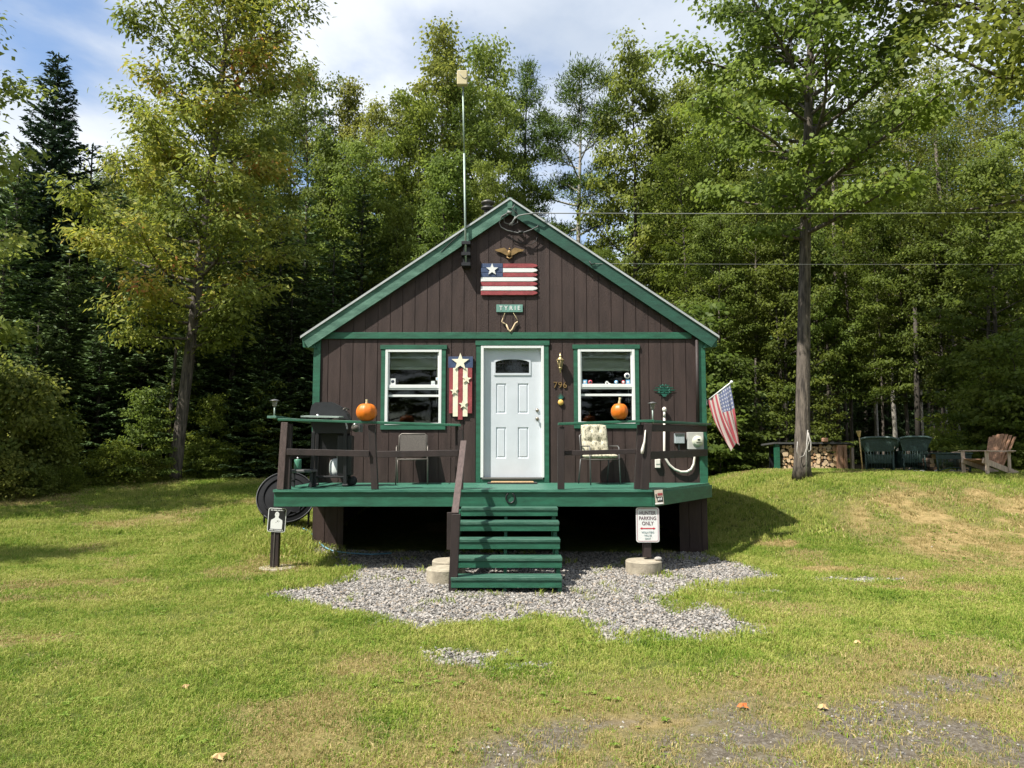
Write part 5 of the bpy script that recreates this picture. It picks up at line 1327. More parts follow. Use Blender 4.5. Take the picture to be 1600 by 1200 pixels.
# ================================================================== TREES
def foliage_mat(name, stops, trans=.56, hue=.02, val=.2, rough=.5, spec=.16):
    m = bpy.data.materials.new(name); q = NB(m); b = q.N['Principled BSDF']
    tone = q.attr('tone'); oi = q.n('ShaderNodeObjectInfo').outputs['Random']
    c = q.ramp(tone, stops)
    hs = q.n('ShaderNodeHueSaturation'); q.L.new(c, hs.inputs['Color'])
    q.L.new(q.math('ADD', q.math('MULTIPLY', oi, hue * 1.6), .494 - hue), hs.inputs['Hue'])
    q.L.new(q.math('ADD', q.math('MULTIPLY', q.math('FRACT', q.math('MULTIPLY', oi, 7.3)), val * 2), 1 - val), hs.inputs['Value'])
    c = hs.outputs[0]
    q.L.new(c, b.inputs['Base Color']); b.inputs['Roughness'].default_value = rough; b.inputs['Specular IOR Level'].default_value = spec
    t = q.n('ShaderNodeBsdfTranslucent'); q.L.new(q.mix(.35, c, (1, .95, .3), 'MULTIPLY'), t.inputs[0]); mx = q.n('ShaderNodeMixShader'); mx.inputs[0].default_value = trans
    q.L.new(b.outputs[0], mx.inputs[1]); q.L.new(t.outputs[0], mx.inputs[2]); q.L.new(mx.outputs[0], q.N['Material Output'].inputs[0])
    return m
FM = {
 'maple': foliage_mat('maple_leaf', [(0, (.10, .15, .03)), (.5, (.21, .285, .055)), (.85, (.33, .39, .085)), (1, (.43, .44, .11))]),
 'light': foliage_mat('light_leaf', [(0, (.12, .165, .04)), (.5, (.25, .30, .075)), (.85, (.38, .40, .12)), (1, (.48, .39, .13))]),
 'ash': foliage_mat('autumn_leaf', [(0, (.12, .18, .035)), (.45, (.24, .315, .06)), (.78, (.42, .44, .08)), (.92, (.56, .46, .09)), (1, (.56, .28, .09))], trans=.5, hue=.012, val=.08),
 'dark': foliage_mat('shade_dark_leaf', [(0, (.065, .105, .02)), (.6, (.15, .21, .038)), (1, (.30, .35, .07))]),  # understory leaves: shade of the woods put into the colour
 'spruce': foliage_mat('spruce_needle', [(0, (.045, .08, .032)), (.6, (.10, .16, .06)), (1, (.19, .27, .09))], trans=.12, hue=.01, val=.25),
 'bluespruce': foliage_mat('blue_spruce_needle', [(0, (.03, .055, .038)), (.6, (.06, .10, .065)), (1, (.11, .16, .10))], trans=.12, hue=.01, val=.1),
 'pine': foliage_mat('pine_needle', [(0, (.045, .09, .014)), (.6, (.10, .16, .025)), (1, (.18, .24, .045))], trans=.2, hue=.01, val=.15),
}
M['bark'] = mat('bark', (.045, .037, .03), .9, .4, 2.5, 1.0, 7, (7, 7, .9), col2=(.15, .125, .10), thr=(.36, .62))
M['barkd'] = mat('dark_bark', (.045, .038, .03), .9, .4, 6, .6, 20, (3, 3, .7))
M['birch'] = mat('pale_bark', (.30, .28, .24), .85, .4, 5, .5, 20, (2, 2, 3))

def leaves(name, C, Nn, D, S, asp, tone):
    """folded diamond leaves: centres, normals, directions, sizes"""
    Nn = Nn / np.linalg.norm(Nn, axis=1, keepdims=True)
    D = D - Nn * np.sum(D * Nn, 1, keepdims=True); D /= np.linalg.norm(D, axis=1, keepdims=True) + 1e-9
    Wd = np.cross(Nn, D); S = S[:, None]
    a = C - D * S * .5; c = C + D * S * .5; l = C - D * S * .08 + Wd * S * asp * .5 + Nn * S * .08; r = C - D * S * .08 - Wd * S * asp * .5 + Nn * S * .08
    V = np.stack([a, l, c, r], 1).reshape(-1, 3); n = len(C)
    me = mesh_np(name, V, np.arange(4 * n).reshape(n, 4))
    at_ = me.attributes.new('tone', 'FLOAT', 'FACE'); at_.data.foreach_set('value', np.clip(tone, 0, 1).astype(np.float32))
    return me
def unit(v): return v / (np.linalg.norm(v) + 1e-9)
def tree_parts(seed, H, Rr, cb, tr, nl=46, nt=9, nlf=75, ls=.13, asp=.62, lean=(0, 0), kind='leaf', elev=(5, 62), flat=.4, tone=(.1, .8), autumn=0., cs=.27, hook=None, bend=.3, topw=.66, sparse=0, nfaces=6, peak=.4):
    r = np.random.default_rng(seed); b = MB()
    K = 12; tp = []
    wx_, wy_ = r.uniform(-1, 1, 2) * bend
    for k in range(K + 1):
        t = k / K; tp.append(np.array([lean[0] * t + wx_ * math.sin(t * 3.1 + seed) * t, lean[1] * t + wy_ * math.sin(t * 4.2) * t, H * t * .97]))
    def tpos(h):
        f = np.clip(h / (H * .97), 0, .9999) * K; i = int(f); return tp[i] * (1 - (f - i)) + tp[i + 1] * (f - i)
    rad = [tr * (1.35 if k == 0 else 1) * (1 - .93 * (k / K)) ** .8 for k in range(K + 1)]
    tp0 = [tp[0], tp[0] * .0 + np.array([tp[1][0] * .2, tp[1][1] * .2, H * .02])] + tp[1:]; rad = [rad[0], tr * 1.1] + rad[1:]
    b.tube([Vector(p) for p in tp0], [float(x) for x in rad], 14 if tr > .15 else 8)
    C, Nn, D, S, T = [], [], [], [], []
    az = r.uniform(0, 6.28)
    for i in range(nl):
        t = (i + .5) / nl; h = cb + (H * .96 - cb) * t; az += 2.4 + r.uniform(-.5, .5)
        u = (t - .4) / .62 if t > .4 else (.4 - t) / .62
        u = (t - peak) / (1.02 - peak) if t > peak else (peak - t) / (peak * 1.35); prof = math.sqrt(max(.06, 1 - u * u)) * (topw + (1 - topw) * (1 - t))
        L = Rr * prof * (r.uniform(.5, .95) if r.random() < .6 else r.uniform(.95, 1.3)); el = R(elev[0] + (elev[1] - elev[0]) * t ** 1.2 + r.uniform(-10, 10))
        if hook: L, el, az = hook(t, az, L, el, r)
        d = np.array([math.cos(az) * math.cos(el), math.sin(az) * math.cos(el), math.sin(el)]); p0 = tpos(h)
        side = np.array([-math.sin(az), math.cos(az), 0]); wv = r.uniform(-.25, .25)
        pts = [p0 + d * L * s + np.array([0, 0, 1]) * (.14 * L * s * s) + side * wv * L * math.sin(s * 3) * .5 for s in np.linspace(0, 1, 6)]
        rb = max(.012, tr * .42 * (1 - .8 * t) * (L / Rr) ** .5)
        b.tube([Vector(p) for p in pts], [float(rb * (1 - .85 * s)) for s in np.linspace(0, 1, 6)], nfaces if rb > .03 else 4, caps=False)
        btone = r.normal(0, .15) + (autumn * r.uniform(.4, .9) if r.random() < autumn * .4 else 0)
        nn = max(2, int(nt * L / Rr + 1))
        for j in range(nn + 1):
            s = 1.0 if j == nn else r.uniform(.28, 1)
            f = s * 5; k = min(4, int(f)); q = pts[k] * (1 - (f - k)) + pts[k + 1] * (f - k)
            if j < nn:
                sd = r.choice([-1, 1]); td = unit(d * .55 + side * sd * r.uniform(.3, 1) + np.array([0, 0, r.uniform(-.15, .4)])); tl2 = .34 * L * r.uniform(.4, 1) * (1.25 - s)
                q2 = q + td * tl2
                b.tube([Vector(q), Vector(q + td * tl2 * .5 + np.array([0, 0, .03])), Vector(q2)], [rb * .35 * (1.2 - s) + .006, rb * .2 * (1.2 - s) + .005, .004], 3, caps=False)
            else: q2 = q; td = d
            if sparse and r.random() < sparse: continue
            n = int(nlf * .78 * r.uniform(.5, 1.35)); c_ = cs * r.uniform(.7, 1.3)
            P_ = np.clip(r.normal(0, 1, (n, 3)), -1.6, 1.6) * np.array([c_, c_, c_ * flat]); P_ += np.outer(r.uniform(-.6, .6, n), td) * c_ * 1.5
            C.append(q2 + P_)
            if kind == 'leaf': nv = np.stack([r.normal(-.25, .6, n), r.normal(-.35, .6, n), np.abs(r.normal(.6, .4, n))], 1) + P_ * np.array([1, 1, 2.]) * .35 / c_; dd = P_ * np.array([1, 1, .2]) + r.normal(0, .15, (n, 3)) + np.array([0, 0, -.12])
            else: nv = r.normal(0, 1, (n, 3)); dd = P_ * .6 + np.array([0, 0, c_ * .7]) + r.normal(0, .1, (n, 3))
            Nn.append(nv); D.append(dd); S.append(ls * r.uniform(.6, 1.3, n))
            ct = tone[0] + (tone[1] - tone[0]) * (.35 + btone + .12 * r.normal()) 
            T.append(ct + r.normal(0, .10, n))
    C, Nn, D, S, T = map(np.concatenate, (C, Nn, D, S, T))
    return b, leaves('crown', C, Nn, D, S, asp, T)
def spruce_parts(seed, H, Rr, cb, tr, dens=1.0, nb=8, ls=.13, skirt=1.0, tipgap=.6):
    r = np.random.default_rng(seed); b = MB()
    b.tube([(0, 0, 0), (0, 0, H * .5), (.02, 0, H * .98)], [tr, tr * .55, .015], 8)
    C, Nn, D, S, T = [], [], [], [], []
    h = cb
    while h < H - .25:
        t = (h - cb) / (H - cb); L0 = Rr * (1 - t) ** .82 * skirt + .12
        a0 = r.uniform(0, 6.28); n_b = nb if L0 > .5 else 5
        for k in range(n_b):
            az = a0 + 2 * PI * k / n_b + r.uniform(-.25, .25); L = L0 * r.uniform(.68, 1.15); dr = R(-14 + 46 * t + r.uniform(-8, 8))
            d = np.array([math.cos(az) * math.cos(dr), math.sin(az) * math.cos(dr), math.sin(dr)]); side = np.array([-math.sin(az), math.cos(az), 0])
            hh = h + r.uniform(-.15, .15)
            ss = np.linspace(0, 1, 4); pts = [np.array([0, 0, hh]) + d * L * s + np.array([0, 0, .16 * L * s * s]) for s in ss]
            b.tube([Vector(p) for p in pts], [.022 * (1 - .8 * s) + .003 for s in ss], 3, caps=False)
            m = max(3, int(L * 9 * dens)); bt = r.normal(0, .12)
            for j in range(m):
                s = .12 + .88 * (j + r.random()) / m; base = np.array([0, 0, hh]) + d * L * s + np.array([0, 0, .16 * L * s * s])
                for sd in (-1, 1):
                    sl_ = (.14 + .34 * L * (1 - s) ** .7 * min(1, s * 3)) * r.uniform(.7, 1.2); td = unit(d * .75 + side * sd * .75 + np.array([0, 0, -.10 + r.normal(0, .08)]))
                    nn = max(2, int(sl_ * 11 * dens)); u = (np.arange(nn) + r.random(nn)) / nn
                    P_ = base + np.outer(u * sl_, td) + np.outer(u * u, np.array([0, 0, -.10 * sl_])) + r.normal(0, .018, (nn, 3))
                    C.append(P_); dd = td[None] + r.normal(0, .35, (nn, 3)); D.append(dd); Nn.append(np.array([0, 0, 1.])[None] + r.normal(0, .45, (nn, 3)))
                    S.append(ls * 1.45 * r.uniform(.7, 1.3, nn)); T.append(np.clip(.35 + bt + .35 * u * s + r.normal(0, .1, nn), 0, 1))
        h += (.34 + .22 * t) / dens ** .5 * r.uniform(.8, 1.2)
    # leader
    C.append(np.array([[.02, 0, H * .98 - .1 * k] for k in range(6)])); D.append(np.tile([0.05, 0, 1.], (6, 1))); Nn.append(r.normal(0, 1, (6, 3))); S.append(np.full(6, .2)); T.append(np.full(6, .6))
    C, Nn, D, S, T = map(np.concatenate, (C, Nn, D, S, T))
    return b, leaves('crown', C, Nn, D, S, .42, T)
PROTO = {}
def proto(key, parts, fm, bark):
    b, me = parts; root = bpy.data.objects.new('tree', None)
    bmesh.ops.recalc_face_normals(b.bm, faces=list(b.bm.faces)); tm = bpy.data.meshes.new('trunk'); b.bm.to_mesh(tm); b.bm.free()
    tm.materials.append(M[bark]); me.materials.append(FM[fm]); PROTO[key] = (tm, me)
def tree(key, name, label, cat, x, y, sc=1, rz=None, zs=1, group=None, fm=None):
    tm, me = PROTO[key]
    root = bpy.data.objects.new(name, None); COL.objects.link(root); root.location = (x, y, gz(x, y) - .04)
    root.rotation_euler.z = random.uniform(0, 6.28) if rz is None else rz; root.scale = (sc, sc, sc * zs)
    tagp(root, label, cat, group)
    for nm, m_ in (('trunk', tm), ('crown', me)):
        o = bpy.data.objects.new(nm, m_); COL.objects.link(o); o.parent = root
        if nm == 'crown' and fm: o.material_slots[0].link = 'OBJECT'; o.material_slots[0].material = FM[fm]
    return root
HT = {}
def addp(key, H, *a, **k):
    HT[key] = H
# --- prototypes (unit metres)
proto('dec_a', tree_parts(1, 14, 2.7, 3.2, .13, peak=.55, nl=50, nt=8, nlf=70, ls=.14), 'light', 'bark'); HT['dec_a'] = 14
proto('dec_b', tree_parts(2, 15, 2.3, 4.5, .12, nl=46, nt=8, nlf=70, ls=.14, elev=(15, 70)), 'light', 'bark'); HT['dec_b'] = 15
proto('dec_c', tree_parts(3, 12, 3.0, 3.2, .12, peak=.6, nl=46, nt=9, nlf=75, ls=.15, flat=.28), 'maple', 'barkd'); HT['dec_c'] = 12
proto('dec_d', tree_parts(4, 14, 2.5, 3.6, .10, peak=.62, nl=50, nt=9, nlf=75, ls=.13, flat=.26, elev=(0, 55)), 'maple', 'bark'); HT['dec_d'] = 14
proto('birch', tree_parts(5, 15, 2.2, 4, .09, nl=50, nt=9, nlf=85, ls=.095, elev=(25, 72), flat=.7, cs=.32), 'light', 'birch'); HT['birch'] = 15
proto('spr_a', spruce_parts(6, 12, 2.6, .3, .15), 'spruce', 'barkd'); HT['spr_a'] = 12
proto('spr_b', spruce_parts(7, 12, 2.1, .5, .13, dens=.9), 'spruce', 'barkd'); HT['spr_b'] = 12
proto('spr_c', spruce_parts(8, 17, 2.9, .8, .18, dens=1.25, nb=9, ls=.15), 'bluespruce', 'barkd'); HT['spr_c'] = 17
proto('sapling', tree_parts(9, 4.2, 1.25, .35, .03, nl=26, nt=6, nlf=42, ls=.13, flat=.2, cs=.22, elev=(-5, 50)), 'maple', 'bark'); HT['sapling'] = 4.2
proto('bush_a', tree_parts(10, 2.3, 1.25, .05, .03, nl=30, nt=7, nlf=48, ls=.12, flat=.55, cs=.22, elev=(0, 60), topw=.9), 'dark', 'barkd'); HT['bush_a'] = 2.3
proto('bush_b', tree_parts(12, 1.5, 1.0, .03, .02, nl=24, nt=6, nlf=42, ls=.10, flat=.5, cs=.18, elev=(0, 60), topw=.9), 'maple', 'barkd'); HT['bush_b'] = 1.5
# heroes
def maple_hook(t, az, L, el, r):
    return L * (1.0 if t > .12 else .9), el, az
proto('hero_maple', tree_parts(20, 16.5, 3.3, 5.6, .175, nl=64, nt=12, nlf=85, ls=.135, asp=.8, flat=.28, cs=.28, elev=(8, 66), lean=(.85, .0), bend=.3, topw=.8), 'maple', 'bark')
proto('hero_ash', tree_parts(24, 19.5, 3.5, 4.0, .19, peak=.5, nl=92, nt=13, nlf=72, ls=.20, asp=.40, flat=.5, cs=.34, elev=(0, 64), lean=(1.5, .3), bend=.3, tone=(.05, 1.0), autumn=.42, topw=.75), 'ash', 'bark')
def pine_hook(t, az, L, el, r): return L * (1.15 if t < .3 else 1), el, az
proto('pine_open', tree_parts(30, 16, 2.6, 7.5, .17, nl=26, nt=11, nlf=120, ls=.20, asp=.20, kind='needle', flat=.36, cs=.30, elev=(-2, 50), bend=.4, topw=.9), 'pine', 'birch'); HT['pine_open'] = 16
proto('pine_tall', tree_parts(31, 18, 1.9, 3.0, .15, nl=44, nt=9, nlf=105, ls=.20, asp=.20, kind='needle', flat=.36, cs=.28, elev=(-4, 45), bend=.2, topw=.55), 'pine', 'barkd'); HT['pine_tall'] = 18
proto('over', tree_parts(35, 13.5, 4.6, 5.5, .22, nl=70, nt=13, nlf=110, ls=.115, asp=.7, flat=.4, cs=.38, elev=(0, 60)), 'maple', 'bark')

def pt(key, px, top, Y, name, label, cat, rz=None, group=None, wide=1.0, fm=None):
    """tree whose top shows at pixel row `top`"""
    x = at(px, 700, Y).x; H = at(px, top, Y).z - gz(x, Y); s = H / HT[key]
    return tree(key, name, label, cat, x, Y, s * wide, rz, 1 / wide, group, fm)
# named trees
x = at(1253, 745, 17.2).x; tree('hero_maple', 'maple_tree', 'big maple with bare grey trunk standing on the lawn before the woodshed', 'tree', x, 17.2, 1, 0)
x = at(271, 752, 22.6).x; tree('hero_ash', 'ash_tree', 'tall leaning ash with yellowing leaves at the left edge of the lawn', 'tree', x, 22.6, 1, 0)
pt('spr_c', 58, 68, 29, 'spruce_tree', 'pointed blue green spruce alone against the sky at the far left', 'tree')
pt('pine_open', 905, 108, 35, 'pine_tree', 'open crowned white pine with bare pale trunk behind the right roof slope', 'tree', rz=R(200), wide=.95)
pt('pine_tall', 822, 74, 38, 'pine_tree', 'narrow dark pine rising straight behind the roof ridge', 'tree', wide=.8)
pt('dec_b', 690, 35, 34, 'leafy_tree', 'tallest light green tree just left of the antenna mast', 'tree', wide=.85)
pt('dec_a', 762, 62, 36, 'leafy_tree', 'light green tree just right of the antenna mast', 'tree', wide=.75)
pt('spr_b', 497, 155, 33, 'spruce_tree', 'slim dark spruce between pale leafy trees left of the cabin', 'tree', wide=.8)
pt('spr_a', 560, 300, 27, 'spruce_tree', 'broad dark spruce directly left of the cabin roof', 'tree', wide=1.3)
pt('dec_c', 992, 98, 32.5, 'leafy_tree', 'airy maple with layered leaves right of the open crowned pine', 'tree', wide=.75)
# near trees whose branches enter the frame
tree('over', 'maple_tree', 'leafy tree whose branches hang into the top right corner', 'tree', 12.6, 13.0, 1.18, R(70))
tree('dec_a', 'maple_tree', 'near tree whose branch tips show at the top left corner', 'tree', -13.9, 16.2, 1.1, R(10))
tree('dec_a', 'leafy_tree', 'leafy tree beyond the left edge that shades the lawn by the woods', 'tree', -13.2, 9.2, .72, R(10))
tree('over', 'maple_tree', 'tree left of the camera that shades the lower left lawn', 'tree', -8.5, 1.3, .52, R(140))
# left conifer wall
GL = 'dark spruces of the left woods'; lab = 'dark spruce in the dense left woods'
for (px, top, Y, k, w) in ((-60, 150, 27, 'spr_a', 1.2), (5, 240, 25.5, 'spr_a', 1.2), (120, 215, 30, 'spr_b', 1.2), (-10, 330, 23.0, 'spr_b', 1.4), (95, 380, 24, 'spr_a', 1.4), (170, 300, 27, 'spr_a', 1.2), (215, 360, 25.5, 'spr_b', 1.4), (255, 260, 30, 'spr_a', 1.2), (330, 300, 27, 'spr_b', 1.3), (385, 240, 29, 'spr_a', 1.2), (430, 330, 26.5, 'spr_a', 1.35), (470, 300, 28.5, 'spr_b', 1.4), (515, 370, 25.8, 'spr_b', 1.5), (610, 360, 27.5, 'spr_b', 1.3), (360, 430, 25, 'spr_b', 1.6), (50, 480, 22.2, 'spr_b', 1.9), (150, 500, 23.2, 'spr_b', 1.9), (300, 480, 24.8, 'spr_a', 1.7), (-120, 200, 24, 'spr_a', 1.2), (640, 300, 31, 'spr_b', 1.2), (450, 440, 25.3, 'spr_b', 1.7), (410, 520, 24.6, 'spr_a', 1.9)):
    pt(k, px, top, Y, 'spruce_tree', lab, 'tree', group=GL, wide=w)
# leafy background band
GA = 'leafy trees behind the cabin'; la = 'mid green leafy tree in the band of woods behind the cabin'
for (px, top, Y, k, w) in ((395, 150, 33, 'dec_a', 1), (470, 102, 35, 'dec_a', 1.1), (530, 120, 35, 'dec_b', 1.1), (585, 160, 33, 'dec_a', 1), (625, 150, 36, 'dec_d', 1), (655, 170, 32, 'dec_c', 1), (720, 130, 33, 'dec_d', 1), (778, 150, 34, 'dec_d', .8), (440, 180, 37, 'dec_d', 1), (560, 220, 30, 'dec_d', 1.2), (690, 260, 29, 'dec_c', 1.1), (760, 250, 30, 'dec_d', 1), (872, 400, 27, 'dec_c', .6), (1050, 140, 36, 'birch', 1), (1045, 190, 33, 'dec_b', 1.1), (350, 120, 38, 'dec_b', 1), (230, 190, 36, 'dec_a', 1), (160, 230, 37, 'dec_b', 1), (620, 330, 27, 'dec_c', 1.1), (950, 385, 27, 'dec_d', .7), (505, 230, 31, 'dec_c', 1.1)):
    pt(k, px, top, Y, 'leafy_tree', la, 'tree', group=GA, wide=w * .72)
GR = 'leafy trees of the right woods'; lr_ = 'bright green leafy tree in the tall woods on the right'
for (px, top, Y, k, w) in ((1090, 120, 32, 'dec_a', 1.1), (1075, 230, 28, 'dec_d', 1.2), (1120, 160, 30, 'dec_d', 1.15), (1160, 130, 32, 'dec_c', 1.1), (1130, 330, 26, 'dec_d', 1.2), (1190, 260, 27, 'dec_d', 1.2), (1215, 120, 34, 'dec_a', 1), (1230, 330, 26, 'dec_c', 1.1), (1300, 200, 31, 'dec_d', 1.1), (1330, 260, 27, 'dec_d', 1.2), (1370, 150, 33, 'birch', 1.2), (1400, 90, 31, 'birch', 1.2), (1440, 110, 29, 'birch', 1.3), (1480, 90, 30, 'birch', 1.3), (1420, 280, 25.5, 'dec_d', 1.2), (1500, 200, 25, 'birch', 1.3), (1540, 110, 28, 'birch', 1.3), (1590, 130, 26, 'birch', 1.3), (1560, 260, 22.5, 'dec_c', 1.2), (1620, 200, 23, 'dec_d', 1.2), (1660, 140, 26, 'dec_a', 1.2), (1475, 330, 24.5, 'dec_c', 1.1), (1380, 340, 25.5, 'dec_d', 1.1), (1280, 380, 25.6, 'dec_c', 1), (1270, 110, 36, 'dec_b', 1)):
    pt(k, px, top, Y, 'leafy_tree', lr_, 'tree', group=GR, wide=w * .78, fm='dark' if top >= 200 and px < 1590 else None)  # lower trees get darker leaves, forest shade painted into the colour
# deeper rows close the view between the trunks
rt = random.Random(99); GD = 'far trees deep in the woods'; ld = 'distant tree deep in the woods, mostly hidden'
for Y in (39, 44, 50, 58, 70, 84):
    n = int(min(Y, 60) * .62)
    for k in range(n):
        px = -150 + 1900 * (k + rt.uniform(.1, .9)) / n
        if 800 < px < 1000: top = rt.uniform(440, 510)
        else: top = rt.uniform(280, 380)
        pt(rt.choice(['dec_d', 'dec_a', 'spr_a', 'spr_b', 'dec_c', 'spr_a'] if px < 650 else ['dec_b', 'dec_a', 'dec_b', 'spr_b'] if Y < 57 else ['spr_a', 'spr_b', 'dec_c']), px, top, Y, 'forest_tree', ld, 'tree', group=GD, wide=1.0)
# understory
GU = 'saplings along the edge of the woods'
for (px, top, Y, w) in ((225, 610, 21.8, 1.0), (330, 620, 23.5, 1), (1100, 480, 24.5, 1.1), (1150, 560, 24.2, 1.2), (1290, 620, 25, 1.1), (1560, 540, 20.5, 1.1), (1600, 520, 19.8, 1.2), (1530, 600, 21.6, 1), (1125, 640, 23.6, 1.4), (1500, 560, 23, 1), (420, 600, 24.4, 1), (280, 600, 24, 1), (1225, 600, 25.2, 1.1)):
    pt('sapling', px, top, Y, 'sapling', 'slender light green sapling at the edge of the woods', 'tree', group=GU, wide=w, fm='dark' if px > 1000 and px < 1500 else None)  # saplings right of the cabin: shade put into the leaf colour
GB_ = 'bushes along the edge of the woods'
for (px, top, Y, k, w) in ((-20, 600, 19.2, 'bush_a', .9), (32, 600, 20, 'bush_a', .85), (80, 665, 20.2, 'bush_a', .9), (175, 705, 21.2, 'bush_b', 1.2), (235, 715, 22, 'bush_b', 1.1), (310, 700, 23.2, 'bush_b', 1), (345, 705, 23.4, 'bush_b', 1.1), (430, 700, 24, 'bush_a', 1), (1115, 650, 24.6, 'bush_a', 1.2), (1150, 670, 24.6, 'bush_a', 1.2), (1500, 690, 23.2, 'bush_a', 1), (1560, 650, 20.9, 'bush_a', 1), (1600, 640, 20, 'bush_a', 1.2), (1640, 620, 19.2, 'bush_a', 1.2), (1530, 690, 22, 'bush_b', 1.2), (1590, 700, 19.2, 'bush_b', 1.1), (60, 735, 19.3, 'bush_b', 1.2), (10, 720, 18.8, 'bush_b', 1.2), (110, 735, 20, 'bush_b', 1.1)):
    pt(k, px, top, Y, 'bush', 'leafy green bush at the foot of the woods', 'bush', group=GB_, wide=w, fm=('light' if px < 100 else 'maple') if px < 400 and px != 310 else None)
for k in range(44):   # darker second row inside the woods
    px = -60 + 1720 * (k + rt.random()) / 44
    if 500 < px: continue
    Y = float(forest_y(at(px, 700, 24).x)) + rt.uniform(2.0, 6)
    pt('bush_a', px, rt.uniform(600, 680), Y, 'bush', 'shaded bush inside the dark woods', 'bush', group='shaded bushes inside the woods', wide=1.1)
# thin trunks seen in the dark of the woods
def pole_tree(px, Y, r_, top, lean, m):
    x = at(px, 700, Y).x; z0 = gz(x, Y); zt_ = at(px, top, Y).z
    return MB().tube([(x, Y, z0 - .05), (x + lean * .4, Y, z0 + (zt_ - z0) * .5), (x + lean, Y, zt_)], [r_ * 1.2, r_, r_ * .6], 8).build('bare_trunk', M[m])
for (px, Y, r_, top, ln, m) in ((262, 23.8, .07, 540, .15, 'bark'), (1435, 24.5, .09, 480, .1, 'barkd'), (1228, 26, .05, 480, -.2, 'barkd'), (1310, 26.8, .08, 230, .2, 'bark'), (1495, 25.2, .09, 220, -.2, 'bark'), (1545, 23, .06, 420, .3, 'bark'), (1180, 25.6, .045, 560, .1, 'bark'), (352, 25, .05, 560, .1, 'bark'), (405, 26, .05, 520, 0, 'bark')):
    o = pole_tree(px, Y, r_, top, ln, m); tagp(o, 'slim bare trunk standing in the shade of the woods', 'tree trunk', 'bare trunks in the shade of the woods')
# woods around the rest of the clearing: they shade and reflect, outside the frame
GX = 'trees round the clearing'
for k in range(34):
    a = R(-200 + 220 * k / 33); rr_x, rr_y = 27 + rt.uniform(-2, 3), 25 + rt.uniform(-2, 3)
    if k in (0, 33): continue
    tree(rt.choice(['dec_a', 'dec_d', 'spr_a', 'dec_c']), 'leafy_tree', 'tree of the woods that ring the clearing behind the viewer', 'tree', math.cos(a) * rr_x, 4 + math.sin(a) * rr_y, rt.uniform(.9, 1.05), None, 1, GX)
# rope on the maple
mx_ = at(1253, 745, 17.2).x; b = MB()
def rp(px, py, d=.27): q = at(px, py, 17.2 - d); return q
b.tube([rp(1246, 690), rp(1245, 705), rp(1249, 715), rp(1256, 712), rp(1259, 704), rp(1261, 694), rp(1262, 676)], .009, 6)
b.tube([rp(1262, 672), rp(1260, 700), rp(1259.5, 745)], .012, 6); b.tube([rp(1262, 676), rp(1267, 690), rp(1267, 703), rp(1263, 706), rp(1261, 700), rp(1265, 688), rp(1263, 676)], .012, 6)
tagp(b.build('rope', M['rope']), 'pale rope looped and tied round the maple trunk', 'rope')

# ================================================================== LIGHT, SKY, CAMERA
ldir = Vector((.55, .39, -1)).normalized()
sun = bpy.data.lights.new('sun', 'SUN'); sun.energy = 4.3; sun.angle = R(.53); sun.color = (1, .95, .86)
so = bpy.data.objects.new('sun', sun); COL.objects.link(so); so.rotation_euler = ldir.to_track_quat('-Z', 'Y').to_euler(); so.location = (-20, -15, 40)
elev = math.asin(-ldir.z); sd = -ldir; azi = math.atan2(sd.x, sd.y)
w = bpy.data.worlds.new('World'); bpy.context.scene.world = w; w.use_nodes = True
N, L = w.node_tree.nodes, w.node_tree.links; bg = N['Background']
sky = N.new('ShaderNodeTexSky'); sky.sky_type = 'NISHITA'; sky.sun_disc = False; sky.sun_elevation = elev; sky.sun_rotation = azi; sky.air_density = 1.0; sky.dust_density = .6; sky.ozone_density = 1.4
tc = N.new('ShaderNodeTexCoord'); sp = N.new('ShaderNodeSeparateXYZ'); L.new(tc.outputs['Generated'], sp.inputs[0])
def wm(op, a, b=0.0, c=None):
    x = N.new('ShaderNodeMath'); x.operation = op
    for k, v in enumerate((a, b)):
        if isinstance(v, (int, float)): x.inputs[k].default_value = v
        else: L.new(v, x.inputs[k])
    return x.outputs[0]
zz = wm('ADD', wm('MAXIMUM', sp.outputs[2], 0.0), .22)
cx = N.new('ShaderNodeCombineXYZ'); L.new(wm('DIVIDE', sp.outputs[0], zz), cx.inputs[0]); L.new(wm('DIVIDE', sp.outputs[1], zz), cx.inputs[1])
mp = N.new('ShaderNodeMapping'); mp.inputs['Location'].default_value = CLOUD; mp.inputs['Scale'].default_value = (1.0, 1.0, 1); mp.inputs['Rotation'].default_value = (0, 0, .35); L.new(cx.outputs[0], mp.inputs[0])
n1 = N.new('ShaderNodeTexNoise'); n1.inputs['Scale'].default_value = 1.15; n1.inputs['Detail'].default_value = 9; n1.inputs['Roughness'].default_value = .52; n1.inputs['Distortion'].default_value = .25; L.new(mp.outputs[0], n1.inputs[0])
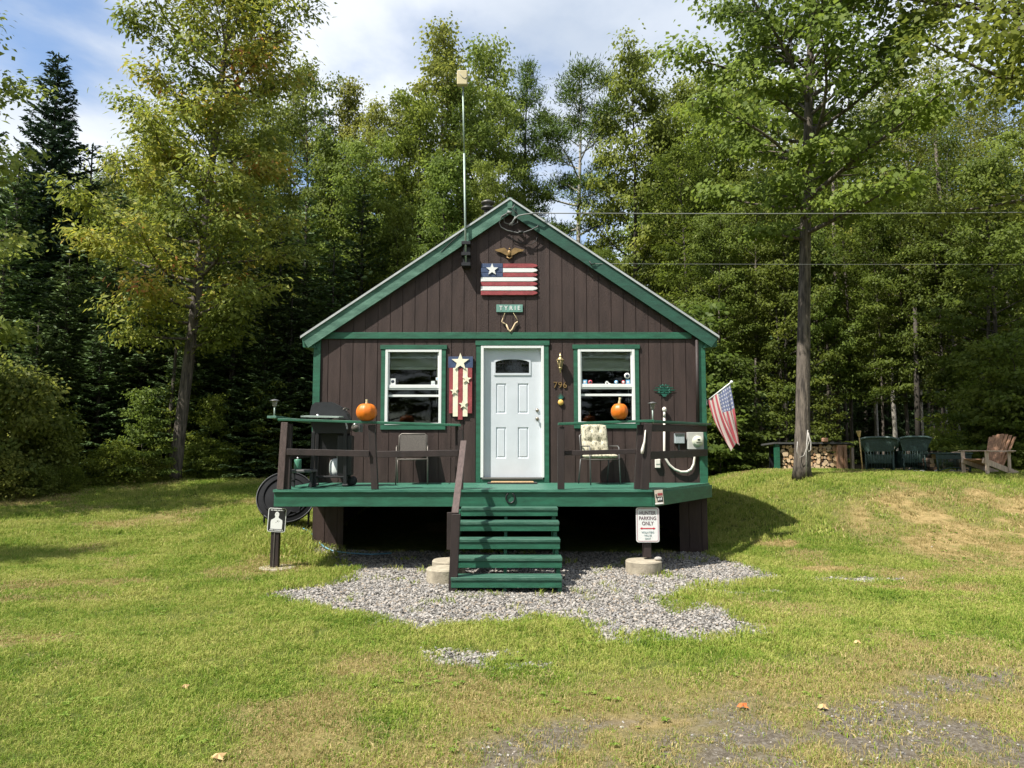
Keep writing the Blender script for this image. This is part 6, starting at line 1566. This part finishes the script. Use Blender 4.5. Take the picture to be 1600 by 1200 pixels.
cr = N.new('ShaderNodeValToRGB'); cr.color_ramp.elements[0].position = .355; cr.color_ramp.elements[1].position = .50; cr.color_ramp.interpolation = 'EASE'; L.new(n1.outputs[0], cr.inputs[0])
n2 = N.new('ShaderNodeTexNoise'); n2.inputs['Scale'].default_value = 2.2; n2.inputs['Detail'].default_value = 7; n2.inputs['Roughness'].default_value = .5; L.new(mp.outputs[0], n2.inputs[0])
cc = N.new('ShaderNodeValToRGB'); cc.color_ramp.elements[0].position = .35; cc.color_ramp.elements[0].color = (3.6, 4.1, 4.9, 1); cc.color_ramp.elements[1].position = .62; cc.color_ramp.elements[1].color = (6.0, 6.4, 6.9, 1)
for e_, c_ in zip(cc.color_ramp.elements, ((.56, .63, .73, 1), (.86, .90, .96, 1))): e_.color = c_
L.new(n2.outputs[0], cc.inputs[0])
vm = N.new('ShaderNodeVectorMath'); vm.operation = 'SCALE'; vm.inputs['Scale'].default_value = 5.7; L.new(cc.outputs[0], vm.inputs[0])
mx = N.new('ShaderNodeMix'); mx.data_type = 'RGBA'; L.new(wm('MULTIPLY', cr.outputs[0], .93), mx.inputs[0]); L.new(sky.outputs[0], mx.inputs[6]); L.new(vm.outputs[0], mx.inputs[7])
L.new(mx.outputs[2], bg.inputs[0]); bg.inputs[1].default_value = .1
cam = bpy.data.cameras.new('camera'); cam.sensor_width = 36; cam.lens = F / 1600 * 36; cam.clip_end = 3000; cam.clip_start = .1
co = bpy.data.objects.new('camera', cam); COL.objects.link(co); co.location = (0, 0, CAMZ); co.rotation_euler = (R(90) + TH, 0, 0)
S = bpy.context.scene; S.camera = co
S.view_settings.view_transform = 'Standard'; S.view_settings.look = 'None'; S.view_settings.exposure = 1.1; S.view_settings.gamma = 1
S.cycles.max_bounces = 6; S.cycles.diffuse_bounces = 3; S.cycles.glossy_bounces = 3; S.cycles.transmission_bounces = 4; S.cycles.transparent_max_bounces = 6
S.cycles.caustics_reflective = False; S.cycles.caustics_refractive = False; S.cycles.use_denoising = True
